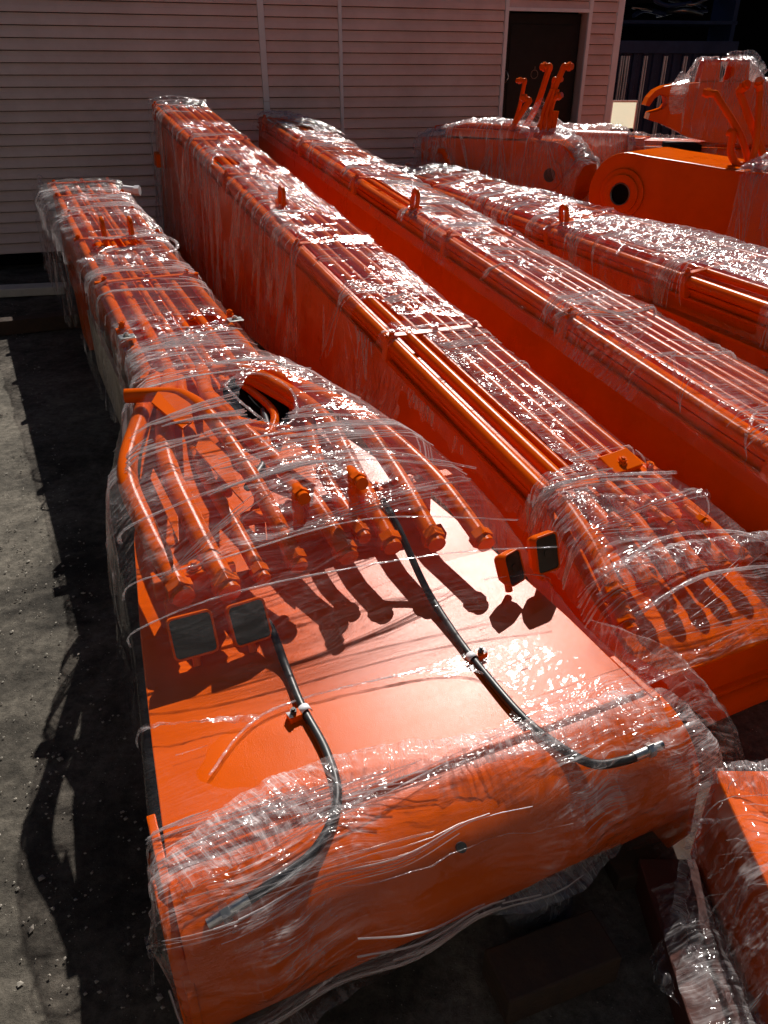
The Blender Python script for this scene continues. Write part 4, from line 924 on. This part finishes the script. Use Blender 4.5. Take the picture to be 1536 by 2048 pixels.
b = MB(); b.prism([(.95, 1.317), (2.2, 1.305), (2.2, 1.29), (.95, 1.303)], (0, -.016, 0), (1, 0, 0), (0, 0, 1), (0, 1, 0), .016); b.build('edge_strip', ORANGE, a6, .002)
for x in (.3, 1.7):
    b = MB(); b.box((x + .2, .23, .14), (.2, .6, .28)); b.build('support_block', TIMBER, a6, .006)
clamp(.2, 1.25, 1.40, 1.30, a6, .08, (.3,))
for y in (.10, .2, .3): pipe([(1.1, y, 1.335), (1.5, y, 1.35), (2.2, y, 1.35)], .024, a6)
for base, kink, top, r, hd in (((.93, .30, 1.33), (.82, .3, 1.53), (.58, .3, 1.79), .024, (-.8, -.3, .1)),
                               ((1.06, .30, 1.34), (.95, .30, 1.50), (.75, .30, 1.81), .026, (.6, -.4, .5)),
                               ((.96, .24, 1.35), (.965, .24, 1.50), (.90, .28, 1.82), .024, (0, -.6, .6)),
                               ((1.20, .32, 1.34), (1.08, .32, 1.52), (.98, .32, 1.77), .02, (.6, .2, .4))):
    stalk(a6, base, top, kink, r, hd)
pipe([(.74, .26, 1.545), (.78, .26, 1.53), (.79, .26, 1.42), (.86, .26, 1.335), (1.0, .24, 1.33), (1.2, .22, 1.35)], .027, a6)
film_sheet('film_wrap', prof_to(M6, np.arange(.99, 2.25, .007), lambda x: [(-.06 - .05 * max(0, 1.15 - x), .35), (-.04, 1.0), (-.03, 1.28), (.03, 1.39 if x > 1.15 else 1.33), (.2, 1.42 if x > 1.15 else 1.37), (.45, 1.36), (.5, 1.2)], 150), a6, .010, 67, mat=FILMD, bundles=40, ribbons=20, across=22, along=.7)
crumple('film_bunch', [(1.0, -.03, 1.30), (1.08, .1, 1.37), (1.25, .2, 1.43), (1.7, .2, 1.42)], [.1, .16, .2, .25], a6, .02, 68, n=110, m=40, freq=14)

# ================================================================ arm 7: hooked arm in film, upper right
M7 = arm_frame((2.45, 8.35), (4.6, 8.0), .0)
a7 = thing('dipper_stick', 'film wrapped stick with open hook shaped end and raised box on top', 'dipper stick', M7)
hook = [(.30, 1.84), (.22, 1.825), (.15, 1.79), (.10, 1.73), (.075, 1.66), (.115, 1.655), (.15, 1.72), (.20, 1.755), (.26, 1.74), (.28, 1.68), (.25, 1.635), (.19, 1.615), (.13, 1.60), (.12, 1.54), (.30, 1.49), (.52, 1.39), (.75, 1.345), (1.3, 1.33), (2.3, 1.33), (2.3, 1.86), (.9, 1.86), (.6, 1.86)]
b = MB(); b.prism(hook, (0, 0, 0), (1, 0, 0), (0, 0, 1), (0, 1, 0), .34); b.build('arm_body', ORANGE, a7, .006)
for x in (.60, .86):
    for y in (.03, .26):
        b = MB(); b.prism([(x - .06, 1.855), (x + .12, 1.855), (x + .10, 2.03), (x - .04, 2.03)], (0, y, 0), (1, 0, 0), (0, 0, 1), (0, 1, 0), .03); b.build('ear_plate', ORANGE, a7, .004)
b = MB(); b.box((.75, .16, 2.037), (.42, .30, .012)); b.build('top_plate', ORANGE, a7, .003)
for x in (.5, 1.9):
    b = MB(); b.box((x, .17, .665), (.3, .5, 1.33)); b.build('support_block', DARK, a7, .006)
def prof7(x):
    zt = float(np.interp(x, [.3, .45, .53, .98, 1.12, 2.3], [1.85, 1.89, 2.055, 2.055, 1.885, 1.88])); zl = float(np.interp(x, [.3, .55, .78, 2.3], [1.48, 1.38, 1.33, 1.32]))
    return [(-.025, zl), (-.04, (zl + zt) / 2), (-.02, zt - .03), (.06, zt), (.3, zt), (.37, zt - .06), (.37, zl)]
film_sheet('film_wrap', prof_to(M7, np.arange(.3, 2.3, .01), prof7, 110), a7, .012, 71, keep=lambda X, U, V, rag: ~(((X[..., 0] - .76) / .07) ** 2 + ((X[..., 2] - 1.94) / .06) ** 2 < 1 + rag * 10), bundles=50, ribbons=30, across=20)
crumple('film_bunch', [(.40, -.03, 1.92), (.36, -.05, 1.82), (.34, -.05, 1.70), (.36, -.03, 1.60)], [.12, .16, .16, .12], a7, .025, 72, FILMX, n=90, m=40, up=(0, -1, 0), freq=12)
crumple('film_bunch', [(.72, .1, 1.34), (.74, .1, 1.26), (.78, .1, 1.18)], [.2, .2, .1], a7, .03, 73, FILMD, n=50, m=30, up=(0, -1, 0), freq=12)
crumple('film_bunch', [(.75, .1, 2.05), (.95, .1, 2.03), (1.10, .1, 1.90)], [.1, .18, .16], a7, .02, 74, FILMD, n=70, m=36, up=(0, -1, .3), freq=12)

# ================================================================ lower right: wrapped beam, timbers and added dark blocks, loose film under the foot
MR = frame((.825, .30, 0), (.01, 1, 0), (1, -.01, 0))
br = thing('wrapped_beam', 'orange box beam in glossy crinkled film at the bottom right corner', 'beam', MR)
b = MB(); b.prism([(-.2, .0), (-.2, .37), (1.05, .38), (1.05, .0)], (0, 0, 0), (0, 1, 0), (0, 0, 1), (1, 0, 0), .5); b.build('beam_body', ORANGE, br, .006)
SHADED_RED = pbr('shaded_beam_red', (.045, .010, .006), (.09, .02, .010), .75, scale=9, bump=.4, bscale=60, bdist=.002)  # dark red stands in for the beam's shaded left face
b = MB(); b.box((-.085, .35, .05), (.15, 1.3, .10)); b.build('shade_slab', SHADED_RED, br, .004)  # slab added as the dark lower flank of the beam
crumple('film_bunch', [(-.10, .9, .12), (-.09, .6, .125), (-.10, .3, .12)], [.12, .16, .14], br, .016, 89, FILM, n=120, m=30, freq=16)
film_sheet('film_wrap', wrap_surface(np.arange(-.2, 1.07, .006), lambda y: [(-.10, .02), (-.05, .12), (-.02, .35), (.02, .392), (.25, .40), (.5, .392), (.54, .1)], 150), br, .012, 81, ribbons=60, across=10, crum=1.2)
crumple('film_bunch', [(-.02, 1.03, .37), (.1, 1.0, .40), (.25, .98, .41), (.5, .96, .40)], [.04, .12, .22, .3], br, .02, 82, FILMD, n=120, m=40, freq=16)
crumple('film_bunch', [(.25, .80, .405), (.25, .65, .405), (.28, .45, .40)], [.25, .35, .3], br, .016, 83, FILM, n=140, m=60, freq=20)
lf = thing('loose_film', 'loose clear film hanging from the foot corner down to the ground', 'plastic film', Matrix.Translation((.77, 1.2, 0)))
crumple('film_tail', [(.005, .08, .30), (-.02, .02, .24), (-.05, -.05, .16), (-.06, -.12, .08), (.0, -.2, .04)], [.03, .05, .06, .09, .12], lf, .014, 84, FILMD, n=130, m=30, up=(1, .2, 0), freq=16)
crumple('film_heap', [(-.07, -.10, .05), (.0, -.22, .06), (.1, -.32, .05), (.2, -.40, .04)], [.12, .26, .3, .25], lf, .03, 85, FILM, n=130, m=60, freq=12)
crumple('film_tail', [(.0, .08, .28), (.12, .06, .30), (.26, .1, .34)], [.02, .015, .03], lf, .006, 86, FILMX, n=60, m=12, freq=20)
tm = MB(); tm.box((0, 0, .05), (.30, .13, .10)); o = tm.build('timber_block', TIMBER, None, .006, (.40, 1.05, 0)); o.rotation_euler = (0, 0, R(20)); tag(o, 'short dark timber block on the shaded ground under the near boom foot', 'timber')
tm = MB(); tm.box((0, 0, .06), (.62, .17, .12)); o = tm.build('timber_block', TIMBER, None, .006, (.76, 1.63, 0)); o.rotation_euler = (0, 0, R(30)); tag(o, 'dark timber packing added to darken the ground between the near boom foot and second boom', 'timber')  # added to darken the lit gap between the two booms
tm = MB(); tm.box((0, 0, .03), (.42, .26, .06)); o = tm.build('timber_block', TIMBER, None, .006, (.80, 1.44, 0)); o.rotation_euler = (0, 0, R(12)); tag(o, 'flat dark slab added to cover sunlit ground beside the near foot right corner', 'timber')  # added dark cover over a sliver of sunlit ground
tm = MB(); tm.box((0, 0, .05), (.9, .12, .10)); o = tm.build('timber_block', TIMBER, None, .006, (.05, 2.3, 0)); o.rotation_euler = (0, 0, R(22)); tag(o, 'long timber bearer lying crossways beneath the near boom neck', 'timber')
tm = MB(); tm.box((0, 0, .06), (1.2, .14, .12)); o = tm.build('timber_block', TIMBER, None, .006, (-2.75, 6.6, 0)); o.rotation_euler = (0, 0, R(22)); tag(o, 'timber bearer under the far tip of the leftmost boom', 'timber')
CONC = pbr('sunlit_pale_concrete', (.50, .47, .41), (.66, .62, .55), .85, scale=7, bump=.5, bscale=40, bdist=.003)  # concrete paled to imitate a sunlit strip before the wall
tm = MB(); tm.box((0, 0, .04), (2.2, .22, .08)); o = tm.build('concrete_kerb', CONC, None, .01, (-4.3, 7.62, 0)); o.rotation_euler = (0, 0, R(12)); tag(o, 'concrete kerb piece paled as if sunlit, on the ground between the siding wall and the leftmost boom', 'kerb')
MBL = Matrix.Translation((.42, 1.25, 0)) @ Matrix.Rotation(R(24), 4, 'Z')
bn = thing('film_bundle', 'crumpled bluish film bundle in the shade beneath the near boom foot', 'plastic film', MBL)
crumple('film_fold', [(-.22, 0, .17), (-.05, -.03, .18), (.1, 0, .20), (.22, .03, .24)], [.14, .2, .2, .1], bn, .025, 87, BLUEFILM, n=110, m=50, freq=12)
crumple('film_fold', [(-.1, -.02, .16), (-.04, -.03, .08), (.02, -.04, .01)], [.2, .18, .08], bn, .025, 88, BLUEFILM, n=70, m=40, up=(0, -1, .2), freq=12)
b = MB(); b.box((0, .1, .06), (.4, .14, .12)); b.build('packing_block', DARK, bn, .006)
